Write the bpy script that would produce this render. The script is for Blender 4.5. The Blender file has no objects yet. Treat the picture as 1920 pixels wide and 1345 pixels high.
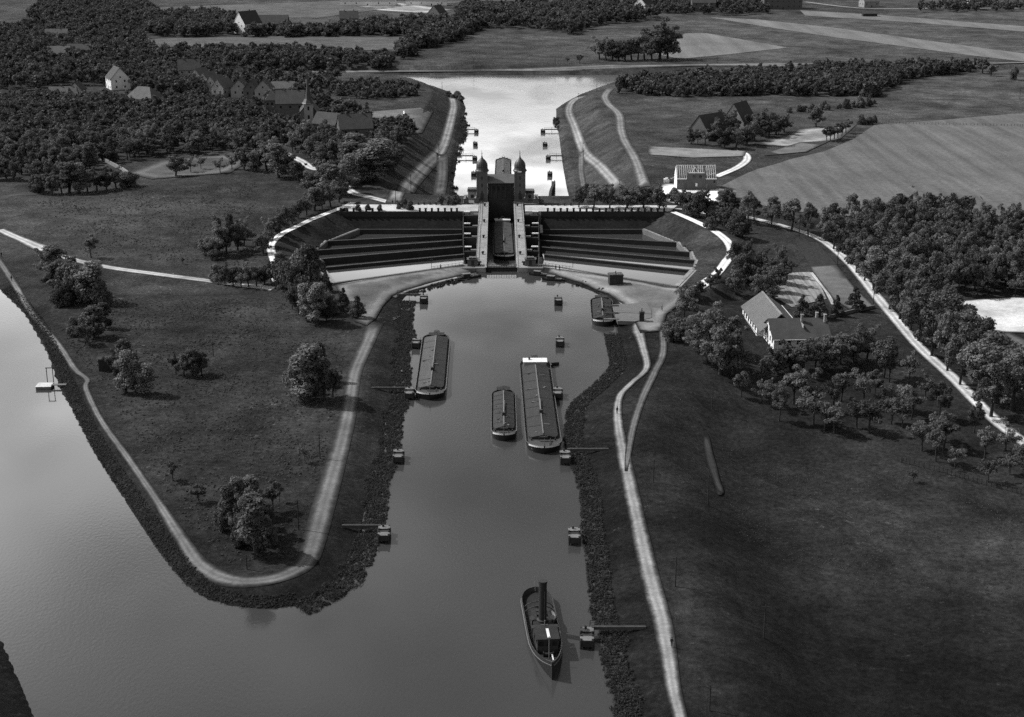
import bpy, math, random
import numpy as np
from mathutils import Vector, Matrix
from mathutils.geometry import delaunay_2d_cdt

random.seed(7)
RNG = np.random.default_rng(11)
D = bpy.data
SC = bpy.context.scene
COL = SC.collection
PI = math.pi

# ------------------------------------------------------------------ camera, sky, sun, exposure
F_PX, CAM_H = 2800.0, 120.0
PITCH = math.atan((672.5 + 225.0) / F_PX)
cd = D.cameras.new('camera'); cam = D.objects.new('camera', cd); COL.objects.link(cam)
cam.location = (0, 0, CAM_H); cam.rotation_euler = (PI/2 - PITCH, 0, 0)
cd.sensor_width = 36; cd.lens = 36*F_PX/1920; cd.clip_start = 1; cd.clip_end = 6000
SC.camera = cam
SUN_EL, SUN_AZ = math.radians(46), math.radians(-70)      # azimuth from +Y, clockwise
GLOW_Z, GLOW_S, GLOW_A = .2, .05, 9.0
W = D.worlds.new('World'); SC.world = W; W.use_nodes = True
nt = W.node_tree; nt.nodes.clear()
sky = nt.nodes.new('ShaderNodeTexSky'); sky.sky_type = 'NISHITA'; sky.sun_disc = False
sky.sun_elevation = SUN_EL; sky.sun_rotation = SUN_AZ
sky.air_density = 1.0; sky.dust_density = 2.5; sky.ozone_density = 1.0
bw = nt.nodes.new('ShaderNodeSeparateColor');   # the old plate saw mostly blue light
bg = nt.nodes.new('ShaderNodeBackground')
wo = nt.nodes.new('ShaderNodeOutputWorld')
nt.links.new(sky.outputs[0], bw.inputs[0])
def wm(op, a, b=0.0):
    q = nt.nodes.new('ShaderNodeMath'); q.operation = op
    for i, v in enumerate((a, b)):
        if isinstance(v, (int, float)): q.inputs[i].default_value = v
        else: nt.links.new(v, q.inputs[i])
    return q.outputs[0]
tc = nt.nodes.new('ShaderNodeTexCoord'); sx = nt.nodes.new('ShaderNodeSeparateXYZ'); nt.links.new(tc.outputs['Generated'], sx.inputs[0])
# bright band added low in the sky ahead so the far water reflects more
e_ = wm('DIVIDE', wm('SUBTRACT', sx.outputs[2], GLOW_Z), GLOW_S)
bank = wm('MULTIPLY', wm('EXPONENT', wm('MULTIPLY', wm('MULTIPLY', e_, e_), -1.0)), GLOW_A)
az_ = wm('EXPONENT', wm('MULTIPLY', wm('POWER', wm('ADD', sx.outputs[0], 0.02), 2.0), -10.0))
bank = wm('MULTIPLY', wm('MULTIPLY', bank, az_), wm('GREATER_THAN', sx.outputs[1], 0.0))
side = wm('MULTIPLY', wm('MINIMUM', wm('MAXIMUM', wm('MULTIPLY', sx.outputs[0], -4.0), 0.0), 1.0), 4.2)   # sky brightening added on the left so the left water reflects more
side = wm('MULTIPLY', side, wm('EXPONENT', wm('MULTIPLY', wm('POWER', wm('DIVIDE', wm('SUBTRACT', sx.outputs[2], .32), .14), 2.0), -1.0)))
cn = nt.nodes.new('ShaderNodeTexNoise'); cn.inputs['Scale'].default_value = 5.5; cn.inputs['Detail'].default_value = 4; cn.inputs['Roughness'].default_value = .5
cm_ = nt.nodes.new('ShaderNodeMapping'); cm_.inputs['Scale'].default_value = (1, 1, 2.6); nt.links.new(tc.outputs['Generated'], cm_.inputs[0]); nt.links.new(cm_.outputs[0], cn.inputs['Vector'])
cl_ = wm('ADD', wm('MULTIPLY', wm('SUBTRACT', cn.outputs['Fac'], .5), 4.2), 1.0)      # drifting thin cloud
cl_ = wm('MINIMUM', wm('MAXIMUM', cl_, .4), 2.1)
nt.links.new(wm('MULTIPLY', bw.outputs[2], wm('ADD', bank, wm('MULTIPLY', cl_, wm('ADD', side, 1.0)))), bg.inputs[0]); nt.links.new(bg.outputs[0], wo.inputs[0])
bg.inputs[1].default_value = 0.08
sd_ = D.lights.new('sun', 'SUN'); sun = D.objects.new('sun', sd_); COL.objects.link(sun)
sd_.energy = 4.0; sd_.angle = math.radians(0.5); sd_.color = (1, 1, 1)
tosun = Vector((math.sin(SUN_AZ)*math.cos(SUN_EL), math.cos(SUN_AZ)*math.cos(SUN_EL), math.sin(SUN_EL)))
sun.rotation_euler = tosun.to_track_quat('Z', 'Y').to_euler()
SC.view_settings.view_transform = 'Standard'; SC.view_settings.look = 'None'
SC.view_settings.exposure = 0; SC.view_settings.gamma = 1
SC.render.engine = 'CYCLES'
SC.cycles.use_denoising = False
SC.cycles.max_bounces = 5; SC.cycles.diffuse_bounces = 2; SC.cycles.glossy_bounces = 3
SC.cycles.transmission_bounces = 1; SC.cycles.transparent_max_bounces = 4; SC.cycles.volume_bounces = 0
SC.cycles.caustics_reflective = False; SC.cycles.caustics_refractive = False

# ------------------------------------------------------------------ helpers
S_, C_ = math.sin(PITCH), math.cos(PITCH)
def at(px, py, z=0.0):
    """ground point, at height z, of a spot measured on the photograph (1920 x 1345)"""
    a = (py - 672.5)/F_PX
    t = (z - CAM_H)/(-(S_ + a*C_))
    return np.array(((px - 960)/F_PX*t, (C_ - a*S_)*t))
def ppm(x, y, z=0.0):
    return F_PX/(y*C_ - (z - CAM_H)*S_)

def mat(name, base, rough=0.9, amp=0.0, scale=1.0, amp2=0.0, scale2=10.0, bump=0.0, rand=0.0, spec=0.2, metal=0.0, stretch=None, transl=0.0):
    m = D.materials.new(name); m.use_nodes = True
    n = m.node_tree.nodes; l = m.node_tree.links
    b = n['Principled BSDF']
    b.inputs['Roughness'].default_value = rough
    b.inputs['Specular IOR Level'].default_value = spec
    b.inputs['Metallic'].default_value = metal
    b.inputs['Base Color'].default_value = (base, base, base, 1)
    def math_(op, a, c):
        q = n.new('ShaderNodeMath'); q.operation = op
        for i, v in enumerate((a, c)):
            if isinstance(v, (int, float)): q.inputs[i].default_value = v
            else: l.new(v, q.inputs[i])
        return q.outputs[0]
    val = None
    geo = n.new('ShaderNodeNewGeometry')
    vec = geo.outputs['Position']
    if stretch:
        mp = n.new('ShaderNodeMapping'); l.new(vec, mp.inputs[0]); mp.inputs['Rotation'].default_value[2] = stretch[2]
        mp.inputs['Scale'].default_value = (stretch[0], stretch[1], 1); vec = mp.outputs[0]
    last = None
    for am, sc_ in ((amp, scale), (amp2, scale2)):
        if am <= 0: continue
        t = n.new('ShaderNodeTexNoise'); t.inputs['Scale'].default_value = sc_; t.inputs['Detail'].default_value = 5; t.inputs['Roughness'].default_value = 0.6
        l.new(vec, t.inputs['Vector'])
        f = math_('ADD', math_('MULTIPLY', math_('SUBTRACT', t.outputs['Fac'], 0.5), 2*am*1.6), 1.0)
        val = f if val is None else math_('MULTIPLY', val, f)
        last = t.outputs['Fac']
    if rand > 0:
        oi = n.new('ShaderNodeObjectInfo')
        f = math_('ADD', math_('MULTIPLY', math_('SUBTRACT', oi.outputs['Random'], 0.5), 2*rand), 1.0)
        val = f if val is None else math_('MULTIPLY', val, f)
    if val is not None:
        v = math_('MAXIMUM', math_('MULTIPLY', val, base), 0.003)
        cb = n.new('ShaderNodeCombineColor')
        for i in range(3): l.new(v, cb.inputs[i])
        l.new(cb.outputs[0], b.inputs['Base Color'])
    if bump > 0 and last is not None:
        bp = n.new('ShaderNodeBump'); bp.inputs['Strength'].default_value = bump; bp.inputs['Distance'].default_value = 0.5
        l.new(last, bp.inputs['Height']); l.new(bp.outputs[0], b.inputs['Normal'])
    if transl > 0:
        b.inputs['Transmission Weight'].default_value = 0
        tr = n.new('ShaderNodeBsdfTranslucent'); tr.inputs[0].default_value = (base*1.6,)*3 + (1,)
        mx = n.new('ShaderNodeMixShader'); mx.inputs[0].default_value = transl
        l.new(b.outputs[0], mx.inputs[1]); l.new(tr.outputs[0], mx.inputs[2]); l.new(mx.outputs[0], n['Material Output'].inputs[0])
    return m

M = {}
M['leaf'] = mat('leaf', .12, .75, rand=.35, spec=.15, amp=.25, scale=.35, transl=.2)
M['leaf_dark'] = mat('leaf_dark', .078, .75, rand=.35, spec=.15, amp=.25, scale=.35, transl=.15)
M['leaf_pale'] = mat('leaf_pale', .16, .75, rand=.3, spec=.15, amp=.25, scale=.35, transl=.2)
M['bark'] = mat('bark', .035, .95, amp=.3, scale=3)
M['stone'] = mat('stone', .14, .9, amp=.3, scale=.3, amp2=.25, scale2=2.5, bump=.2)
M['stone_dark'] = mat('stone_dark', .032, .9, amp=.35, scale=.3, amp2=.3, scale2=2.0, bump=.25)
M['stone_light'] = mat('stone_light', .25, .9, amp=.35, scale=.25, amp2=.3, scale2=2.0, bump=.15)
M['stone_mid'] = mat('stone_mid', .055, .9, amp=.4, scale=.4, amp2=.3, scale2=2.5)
M['wallwhite'] = mat('wall_white', .75, .9, amp=.12, scale=.4, amp2=.08, scale2=3)
M['wallgrey'] = mat('wall_grey', .27, .9, amp=.2, scale=.4, amp2=.15, scale2=3)
M['wallbrick'] = mat('wall_brick', .10, .9, amp=.2, scale=.4, amp2=.2, scale2=4)
M['roof'] = mat('roof_tile', .125, .85, amp=.25, scale=.4, amp2=.25, scale2=5, bump=.2)
M['roof_dark'] = mat('roof_dark', .062, .85, amp=.25, scale=.4, amp2=.25, scale2=5, bump=.2)
M['roof_light'] = mat('roof_light', .115, .85, amp=.2, scale=.4, amp2=.2, scale2=5, bump=.2)
M['slate'] = mat('slate', .045, .5, amp=.3, scale=.6, amp2=.3, scale2=5, spec=.4)
M['glass'] = mat('window_glass', .012, .15, spec=.6)
M['timber'] = mat('timber', .16, .9, amp=.3, scale=.8, amp2=.3, scale2=6)
M['timber_dark'] = mat('timber_dark', .035, .9, amp=.4, scale=.8, amp2=.3, scale2=6)
M['timber_light'] = mat('timber_light', .55, .9, amp=.25, scale=.8, amp2=.2, scale2=6)
M['iron'] = mat('iron', .02, .6, amp=.3, scale=2, spec=.4)
M['hull'] = mat('hull_black', .012, .35, amp=.4, scale=.8, amp2=.3, scale2=4, spec=.5)
M['hull_grey'] = mat('hull_grey', .035, .4, amp=.4, scale=.6, amp2=.3, scale2=4, spec=.45)
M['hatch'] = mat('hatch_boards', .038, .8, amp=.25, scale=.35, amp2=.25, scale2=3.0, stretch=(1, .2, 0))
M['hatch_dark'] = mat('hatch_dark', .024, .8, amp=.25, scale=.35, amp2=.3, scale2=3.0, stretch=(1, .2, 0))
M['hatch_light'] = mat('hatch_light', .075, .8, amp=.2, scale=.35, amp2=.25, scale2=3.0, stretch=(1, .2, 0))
M['hatch_black'] = mat('hatch_tarred', .022, .7, amp=.3, scale=.5, amp2=.3, scale2=4)
M['platform'] = mat('platform_planks', .13, .9, amp=.2, scale=.4, amp2=.3, scale2=3, stretch=(.3, 2, .1))
M['tugdeck'] = mat('tug_deck', .024, .8, amp=.4, scale=.8, amp2=.4, scale2=5)
M['deck'] = mat('deck_plank', .06, .8, amp=.3, scale=.8, amp2=.3, scale2=5)
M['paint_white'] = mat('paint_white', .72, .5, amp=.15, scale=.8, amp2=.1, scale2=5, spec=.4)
M['paint_grey'] = mat('paint_grey', .085, .5, amp=.2, scale=.8, spec=.4)
M['cloth'] = mat('cloth_dark', .03, .9)
M['skin'] = mat('skin', .35, .7)
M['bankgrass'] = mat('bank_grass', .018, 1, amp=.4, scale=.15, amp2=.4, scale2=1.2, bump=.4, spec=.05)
M['weed'] = mat('weed', .07, .85, amp=.5, scale=.25, spec=.1, transl=.45)
M['weed_pale'] = mat('weed_pale', .10, .85, amp=.4, scale=.25, spec=.1, transl=.45)
M['reed'] = mat('reed', .045, .85, amp=.6, scale=.4, spec=.1, transl=.3)

class MB:
    def __init__(s): s.v = []; s.f = []; s.sm = False
    def quad(s, *p):
        i = len(s.v); s.v += [tuple(q) for q in p]; s.f.append(tuple(range(i, i+len(p)))); return s
    def box(s, c, d, rz=0.0):
        x, y, z = c; a, b, h = d[0]/2, d[1]/2, d[2]/2
        cs, sn = math.cos(rz), math.sin(rz); i = len(s.v)
        for dz in (-h, h):
            for dx, dy in ((-a, -b), (a, -b), (a, b), (-a, b)):
                s.v.append((x+dx*cs-dy*sn, y+dx*sn+dy*cs, z+dz))
        for q in ((0, 3, 2, 1), (4, 5, 6, 7), (0, 1, 5, 4), (1, 2, 6, 5), (2, 3, 7, 6), (3, 0, 4, 7)):
            s.f.append(tuple(i+k for k in q))
        return s
    def prism(s, poly, z0, z1):
        n = len(poly); i = len(s.v)
        A = sum(poly[k][0]*poly[(k+1) % n][1]-poly[(k+1) % n][0]*poly[k][1] for k in range(n))
        if A < 0: poly = poly[::-1]
        zz = (lambda q, k: q[k] if isinstance(q, (list, tuple)) else q)
        if A < 0:
            if isinstance(z0, (list, tuple)): z0 = z0[::-1]
            if isinstance(z1, (list, tuple)): z1 = z1[::-1]
        for k, p in enumerate(poly): s.v.append((p[0], p[1], zz(z0, k)))
        for k, p in enumerate(poly): s.v.append((p[0], p[1], zz(z1, k)))
        s.f.append(tuple(range(i+n-1, i-1, -1))); s.f.append(tuple(range(i+n, i+2*n)))
        for k in range(n):
            j = (k+1) % n; s.f.append((i+k, i+j, i+n+j, i+n+k))
        return s
    def tube(s, p, q, r0, r1=None, n=8, caps=True):
        r1 = r0 if r1 is None else r1
        p, q = Vector(p), Vector(q); d = (q-p).normalized()
        u = d.orthogonal().normalized(); w = d.cross(u); i = len(s.v)
        for c, r in ((p, r0), (q, r1)):
            for k in range(n):
                a = 2*PI*k/n; s.v.append(tuple(c+u*math.cos(a)*r+w*math.sin(a)*r))
        for k in range(n):
            j = (k+1) % n; s.f.append((i+k, i+j, i+n+j, i+n+k))
        if caps:
            s.f.append(tuple(range(i+n-1, i-1, -1))); s.f.append(tuple(range(i+n, i+2*n)))
        return s
    def lathe(s, c, prof, n=12, sq=None):
        i = len(s.v)
        for r, z in prof:
            for k in range(n):
                a = 2*PI*(k+.5)/n; s.v.append((c[0]+r*math.cos(a), c[1]+r*math.sin(a), c[2]+z))
        for m in range(len(prof)-1):
            for k in range(n):
                j = (k+1) % n; s.f.append((i+m*n+k, i+m*n+j, i+(m+1)*n+j, i+(m+1)*n+k))
        s.f.append(tuple(range(i+n-1, i-1, -1))); e = i+(len(prof)-1)*n; s.f.append(tuple(range(e, e+n)))
        return s
    def grid(s, rows):
        i = len(s.v); n = len(rows[0])
        for r in rows: s.v += [tuple(p) for p in r]
        for a in range(len(rows)-1):
            for b in range(n-1): s.f.append((i+a*n+b, i+a*n+b+1, i+(a+1)*n+b+1, i+(a+1)*n+b))
        return s
    def build(s, name, m, parent=None, smooth=False):
        me = D.meshes.new(name); me.from_pydata(s.v, [], s.f); me.materials.append(M[m] if isinstance(m, str) else m)
        if smooth: me.polygons.foreach_set('use_smooth', [True]*len(me.polygons))
        o = D.objects.new(name, me); COL.objects.link(o)
        if parent: o.parent = parent
        return o

def tag(o, label=None, cat=None, group=None, kind=None):
    if label: o['label'] = label
    if cat: o['category'] = cat
    if group: o['group'] = group
    if kind: o['kind'] = kind
    return o
def thing(name, label, cat, loc=(0, 0, 0), rz=0.0, group=None):
    o = D.objects.new(name, None); COL.objects.link(o); o.empty_display_size = 1
    o.location = loc; o.rotation_euler = (0, 0, rz)
    return tag(o, label, cat, group)
def copy_tree(o, parent=None):
    c = o.copy(); COL.objects.link(c)
    if parent: c.parent = parent
    for ch in list(o.children): copy_tree(ch, c)
    return c
def remove_tree(o):
    for ch in list(o.children): remove_tree(ch)
    D.objects.remove(o)
def np_mesh(name, V, Fq, m, k=4, smooth=False):
    me = D.meshes.new(name); V = np.asarray(V, np.float32); Fq = np.asarray(Fq, np.int32)
    me.vertices.add(len(V)); me.vertices.foreach_set('co', V.ravel())
    me.loops.add(Fq.size); me.loops.foreach_set('vertex_index', Fq.ravel())
    me.polygons.add(len(Fq)); me.polygons.foreach_set('loop_start', np.arange(0, Fq.size, k, dtype=np.int32))
    me.polygons.foreach_set('use_smooth', np.full(len(Fq), smooth))
    me.update(calc_edges=True); me.validate()
    me.materials.append(M[m] if isinstance(m, str) else m)
    return me

# ------------------------------------------------------------------ terrain
def px_poly(L, z=0.0): return np.array([at(p[0], p[1], p[2] if len(p) > 2 else z) for p in L])
UPPER = px_poly([(911,503),(895,512),(880,518),(840,531),(800,540),(765,552),(752,566),(747,590),(748,620),(752,645),(742,680),(736,725),(730,767),(720,797),(714,848),(700,888),(690,930),(680,980),(662,1030),(642,1080),(600,1118),(560,1136),(515,1143),(470,1142),(430,1136),(385,1123),(348,1098),(300,1040),(240,950),(178,855),(130,762),(110,730),(86,660),(45,590),(0,545),(-60,488),(-330,470),(-330,600),(-150,980),(-60,1110),(0,1192),(22,1240),(45,1295),(65,1345),(95,1430),(150,1600),(1270,1600),(1220,1420),(1203,1345),(1187,1300),(1172,1230),(1160,1180),(1148,1130),(1140,1050),(1129,990),(1124,930),(1108,880),(1093,850),(1090,800),(1100,762),(1138,727),(1168,700),(1172,680),(1165,655),(1158,625),(1158,612),(1152,592),(1148,572),(1128,560),(1118,549),(1076,534),(1040,524),(1005,514),(985,508),(970,503)])
LOWER = px_poly([(848,405),(852,385),(851,340),(858,300),(866,240),(874,203),(868,188),(850,177),(820,166),(770,154),(720,149),(500,147),(100,146),(-300,146),(-300,139),(300,140.5),(900,141.5),(1300,140.5),(1920,137),(2300,136),(2300,139),(1900,142),(1400,148),(1165,153),(1125,165),(1080,182),(1052,197),(1042,205),(1043,230),(1048,260),(1055,310),(1062,350),(1070,385),(1076,405)], -14)
# lock frame
LOCK = np.array((-3.35, 466.7)); LANG = math.atan2(0.9, 102.1)
LU = np.array((-math.sin(LANG), math.cos(LANG))); LT = np.array((math.cos(LANG), math.sin(LANG)))
def lk(t, s): return LOCK + LU*s + LT*t
CZ = [1.6, .6, -.8, -2.2, -3.6, -4.1]
CL0 = [(868,497.5),(870,477.5),(868,463.5),(866,451),(866,440),(866,431)]
CL1 = [(623,532),(602,503),(597,486.5),(581,471),(611,453),(672,431)]
CR0 = [(1016,497),(1021,478),(1015,464),(1015,451.5),(1015,441),(1015,431.5)]
CR1 = [(1270,538),(1300,508),(1307,489.5),(1297,474),(1272,455.5),(1207,431)]
BL0, BL1, BR0, BR1 = [[at(p[0], p[1], z) for p, z in zip(q, CZ)] for q in (CL0, CL1, CR0, CR1)]
PATH_L = [(520,528),(512,515),(516,498),(511,480),(507,463),(514,451),(532,437),(551,428),(583,412.5),(607,403),(632,395)]
PATH_R = [(1262,398),(1300,414),(1340,434),(1365,455),(1372,475),(1362,490),(1345,512),(1320,532),(1295,546)]
BOWL_L = np.array([at(p[0]+9, p[1]+1.5, 1.6) for p in PATH_L] + [at(690,398,1.6), at(690,430,1.6)] + [BL1[k]+np.array((14, 0)) for k in (5,4,3,2,1)]+[BL1[0]])
BOWL_R = np.array([at(p[0]-10, p[1]+1.5, 1.6) for p in PATH_R] + [BR1[0]] + [BR1[k]-np.array((14, 0)) for k in (1,2,3,4,5)] + [at(1180,430,1.6), at(1180,398,1.6)])

def inside(P, poly):
    x, y = P[..., 0], P[..., 1]; r = np.zeros(x.shape, bool); n = len(poly)
    for i in range(n):
        x1, y1 = poly[i]; x2, y2 = poly[(i+1) % n]
        c = ((y1 > y) != (y2 > y))
        with np.errstate(divide='ignore', invalid='ignore'):
            r ^= c & (x < (x2-x1)*(y-y1)/((y2-y1) if y2 != y1 else 1e-9)+x1)
    return r
def pdist(P, line, closed=True):
    d = np.full(P.shape[:-1], 1e18); n = len(line)
    for i in range(n if closed else n-1):
        a = line[i]; b = line[(i+1) % n]; ab = b-a; L2 = max(ab@ab, 1e-9)
        ap = P-a; t = np.clip((ap@ab)/L2, 0, 1)
        q = ap-t[..., None]*ab; d = np.minimum(d, (q*q).sum(-1))
    return np.sqrt(d)
def sdist(P, poly):
    d = pdist(P, poly); return np.where(inside(P, poly), -d, d)
def sm(t): t = np.clip(t, 0, 1); return t*t*(3-2*t)

NAT = [(200,400,1.5),(400,350,.5),(60,350,0),(100,600,1.5),(400,600,1.6),(550,700,1.6),(300,800,1.5),(450,950,1.6),(460,460,1.5),(560,350,.6),(300,300,-2),(100,250,-3),(480,230,-3),(700,240,-4),(650,320,.3),(0,150,-5),(400,120,-8),(600,100,-9),(700,350,1.2),
 (760,250,-3.5),(720,190,-4.5),(780,175,-5),(560,170,-6),
 (1280,580,1.4),(1260,640,1.6),(1330,900,-5),(1500,900,-5),(1700,1100,-5),(1500,1200,-5),(1400,1345,-4),(1900,1345,-5),(1900,900,-5),(1480,640,-4.5),(1400,560,-1.5),(1350,640,-3),(1500,520,-3.5),(1600,480,-3),(1450,430,-.8),(1300,370,0),(1300,340,0),(1260,395,1.5),(1330,400,1),(1700,450,-5),(1900,500,-5.5),(1850,650,-5.5),(1700,750,-5),(1650,570,-4),
 (1500,300,-3),(1800,300,-4),(1400,220,-3),(1700,200,-4.5),(1230,300,-.5),(1200,345,.8),(1170,240,-1.5),(1150,180,-4),(1250,180,-4),(1600,150,-6),(1900,150,-7),(640,395,1.5),(1120,385,1.5),(800,385,1.5),
 (960,80,-9),(1500,60,-9),(1800,50,-9),(300,50,-9),(960,10,-9),(1900,10,-9),(100,10,-9),(1200,110,-9.5),(700,110,-9.5),(1700,112,-9.5),(200,110,-9.5)]
NP_ = np.array([at(*c) for c in NAT]); NZ = np.array([c[2] for c in NAT])
NS = 14 + 0.05*(NP_[:, 1]-200)
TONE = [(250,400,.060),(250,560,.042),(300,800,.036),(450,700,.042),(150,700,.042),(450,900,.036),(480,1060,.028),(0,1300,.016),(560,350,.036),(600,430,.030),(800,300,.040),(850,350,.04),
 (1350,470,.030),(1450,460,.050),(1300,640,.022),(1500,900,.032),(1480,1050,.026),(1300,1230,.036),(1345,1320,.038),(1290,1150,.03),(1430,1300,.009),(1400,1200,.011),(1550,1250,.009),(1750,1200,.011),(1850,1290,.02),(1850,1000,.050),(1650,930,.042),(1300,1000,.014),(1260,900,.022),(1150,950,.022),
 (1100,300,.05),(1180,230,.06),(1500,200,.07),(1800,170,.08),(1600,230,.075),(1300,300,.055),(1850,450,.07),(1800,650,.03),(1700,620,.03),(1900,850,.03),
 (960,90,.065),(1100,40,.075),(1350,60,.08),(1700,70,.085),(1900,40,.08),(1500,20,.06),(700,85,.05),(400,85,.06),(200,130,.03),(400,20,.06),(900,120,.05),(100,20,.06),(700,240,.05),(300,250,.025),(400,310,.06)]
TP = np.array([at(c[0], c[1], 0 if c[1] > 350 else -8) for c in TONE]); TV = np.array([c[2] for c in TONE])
def shep(P, C, V, S):
    num = 0; den = 0
    for c, v, s in zip(C, V, S):
        d2 = ((P-c)**2).sum(-1)/(s*s); w = 1/(d2+.6)**1.6; num = num+w*v; den = den+w
    return num/den
CREST = 1.6
def height(P):
    P = np.asarray(P, float)
    n = shep(P, NP_, NZ, NS)
    d1 = sdist(P, UPPER)
    prof = np.where(d1 < 0, np.maximum(d1*.5, -4), CREST*sm((d1+1.2)/8.0))
    z = np.where(d1 < 14, prof, CREST+(n-CREST)*sm((d1-14)/22))
    zd = np.clip((P[..., 1]-600)/200, 0, 1)
    d2 = sdist(P, LOWER)
    p2 = np.where(d2 < 0, np.maximum(-14+d2*.5, -17), np.where(d2 < 4, -14+2.2*sm(d2/4), np.where(d2 < 9, -11.8, -11.8+.58*(d2-9))))
    z = np.minimum(z, p2)
    for poly, path, ends in ((BOWL_L, PATH_L, BL1), (BOWL_R, PATH_R, BR1)):
        dp = pdist(P, np.array([at(p[0], p[1], 1.6) for p in path]), closed=False); z = np.where(z > -9, 1.6+(z-1.6)*sm((dp-2.8)/9), z)
        ins = inside(P, poly)
        if not ins.any(): continue
        off = 9 if poly is BOWL_L else -10
        line = np.array([at(p[0]+off, p[1]+1.5, 1.6) for p in path])
        d = pdist(P, line, closed=False); de = pdist(P, np.array(ends), closed=False)
        xe = np.interp(P[..., 1], [e[1] for e in ends], [e[0] for e in ends]); de = np.where((P[..., 0] > xe) if poly is BOWL_L else (P[..., 0] < xe), 0, de)
        ey = np.array([e[1] for e in ends]); o = np.argsort(ey)
        zf = np.interp(P[..., 1], ey[o], np.array(CZ)[o])+.1
        f = np.clip(d/(d+de+.01), 0, 1); z = np.where(ins, 1.6+(zf-1.6)*f, z)
    return z
def hz(x, y): return float(height(np.array([[x, y]]))[0])
_onc = {}
def on(px, py):
    if (px, py) not in _onc: _onc[(px, py)] = on_(px, py)
    return _onc[(px, py)]
def on_(px, py):
    """where the photograph's pixel meets the modelled ground"""
    z = 0.0 if py > 380 else -6.0
    for _ in range(22):
        p = at(px, py, z); z = .45*z+.55*hz(p[0], p[1])
    return (p[0], p[1], z)
def on_many(L):
    L = np.asarray(L, float); z = np.where(L[:, 1] > 380, 0., -6.)
    for _ in range(22):
        a = (L[:, 1]-672.5)/F_PX; t = (z-CAM_H)/(-(S_+a*C_))
        P = np.stack(((L[:, 0]-960)/F_PX*t, (C_-a*S_)*t), -1); z = .45*z+.55*height(P)
    return np.column_stack((P, z))

def ground_material(name='meadow', streak=None):
    m = D.materials.new(name); m.use_nodes = True; n = m.node_tree.nodes; l = m.node_tree.links
    b = n['Principled BSDF']; b.inputs['Roughness'].default_value = 1; b.inputs['Specular IOR Level'].default_value = 0.05
    at_ = n.new('ShaderNodeAttribute'); at_.attribute_name = 'tone'
    geo = n.new('ShaderNodeNewGeometry'); val = at_.outputs['Fac']
    def M_(op, a, c):
        q = n.new('ShaderNodeMath'); q.operation = op
        for i, v in enumerate((a, c)):
            if isinstance(v, (int, float)): q.inputs[i].default_value = v
            else: l.new(v, q.inputs[i])
        return q.outputs[0]
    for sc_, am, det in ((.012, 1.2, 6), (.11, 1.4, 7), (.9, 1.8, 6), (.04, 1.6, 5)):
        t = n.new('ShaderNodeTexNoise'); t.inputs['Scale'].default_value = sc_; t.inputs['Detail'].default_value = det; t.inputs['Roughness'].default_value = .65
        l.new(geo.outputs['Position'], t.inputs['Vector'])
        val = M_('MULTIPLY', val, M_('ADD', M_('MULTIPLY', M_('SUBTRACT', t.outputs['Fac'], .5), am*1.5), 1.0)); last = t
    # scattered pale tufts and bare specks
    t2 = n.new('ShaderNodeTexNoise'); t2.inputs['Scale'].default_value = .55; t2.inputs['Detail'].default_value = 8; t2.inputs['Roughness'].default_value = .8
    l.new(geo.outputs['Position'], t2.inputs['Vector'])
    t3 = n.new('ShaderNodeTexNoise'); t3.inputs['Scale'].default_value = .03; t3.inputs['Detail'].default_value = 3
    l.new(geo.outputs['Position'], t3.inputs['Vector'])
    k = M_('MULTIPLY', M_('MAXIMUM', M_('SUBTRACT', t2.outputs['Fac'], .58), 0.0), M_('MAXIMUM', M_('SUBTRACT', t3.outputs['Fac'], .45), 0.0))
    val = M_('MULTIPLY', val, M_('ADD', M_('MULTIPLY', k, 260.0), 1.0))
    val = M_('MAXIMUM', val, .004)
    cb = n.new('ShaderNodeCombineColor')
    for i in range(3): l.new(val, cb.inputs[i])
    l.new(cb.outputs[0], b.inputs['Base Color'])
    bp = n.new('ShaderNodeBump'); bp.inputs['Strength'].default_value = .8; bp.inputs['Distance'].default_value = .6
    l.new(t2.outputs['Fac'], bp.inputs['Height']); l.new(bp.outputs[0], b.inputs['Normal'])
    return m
M['meadow'] = ground_material()

def spaced(segs):
    r = [segs[0][0]]
    for a, b, s in segs:
        n = max(1, round((b-a)/s)); r += list(np.linspace(a, b, n+1)[1:])
    return np.array(r)
GX = spaced([(-900, -330, 15), (-330, -110, 3), (-110, -78, 2), (-78, 80, 1.0), (80, 130, 2), (130, 330, 3), (330, 900, 15)])
GY = spaced([(120, 430, 2), (430, 590, 1.0), (590, 760, 2), (760, 1200, 4), (1200, 2600, 14)])
XX, YY = np.meshgrid(GX, GY); GP = np.stack((XX, YY), -1)
GZ = height(GP); nx_, ny_ = len(GX), len(GY)
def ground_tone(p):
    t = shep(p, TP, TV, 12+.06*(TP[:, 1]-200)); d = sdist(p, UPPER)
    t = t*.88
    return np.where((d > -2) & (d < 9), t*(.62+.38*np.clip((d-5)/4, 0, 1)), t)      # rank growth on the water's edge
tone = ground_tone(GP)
ii = np.arange(nx_*ny_).reshape(ny_, nx_)
Q = np.stack((ii[:-1, :-1], ii[:-1, 1:], ii[1:, 1:], ii[1:, :-1]), -1).reshape(-1, 4)
CEN = GP.reshape(-1, 2)[Q].mean(1)
lock_cut = np.array([lk(-12.6, -.5), lk(12.6, -.5), lk(14.8, 78), lk(14.5, 106), lk(-14.5, 106), lk(-14.8, 78)])
cutR = np.array([BR0[0], BR1[0], BR1[1], BR1[2], BR1[3], BR1[4], BR1[5], at(1249,399,1.6), at(1249,385,1.6), at(1015,385,1.6)])
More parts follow.
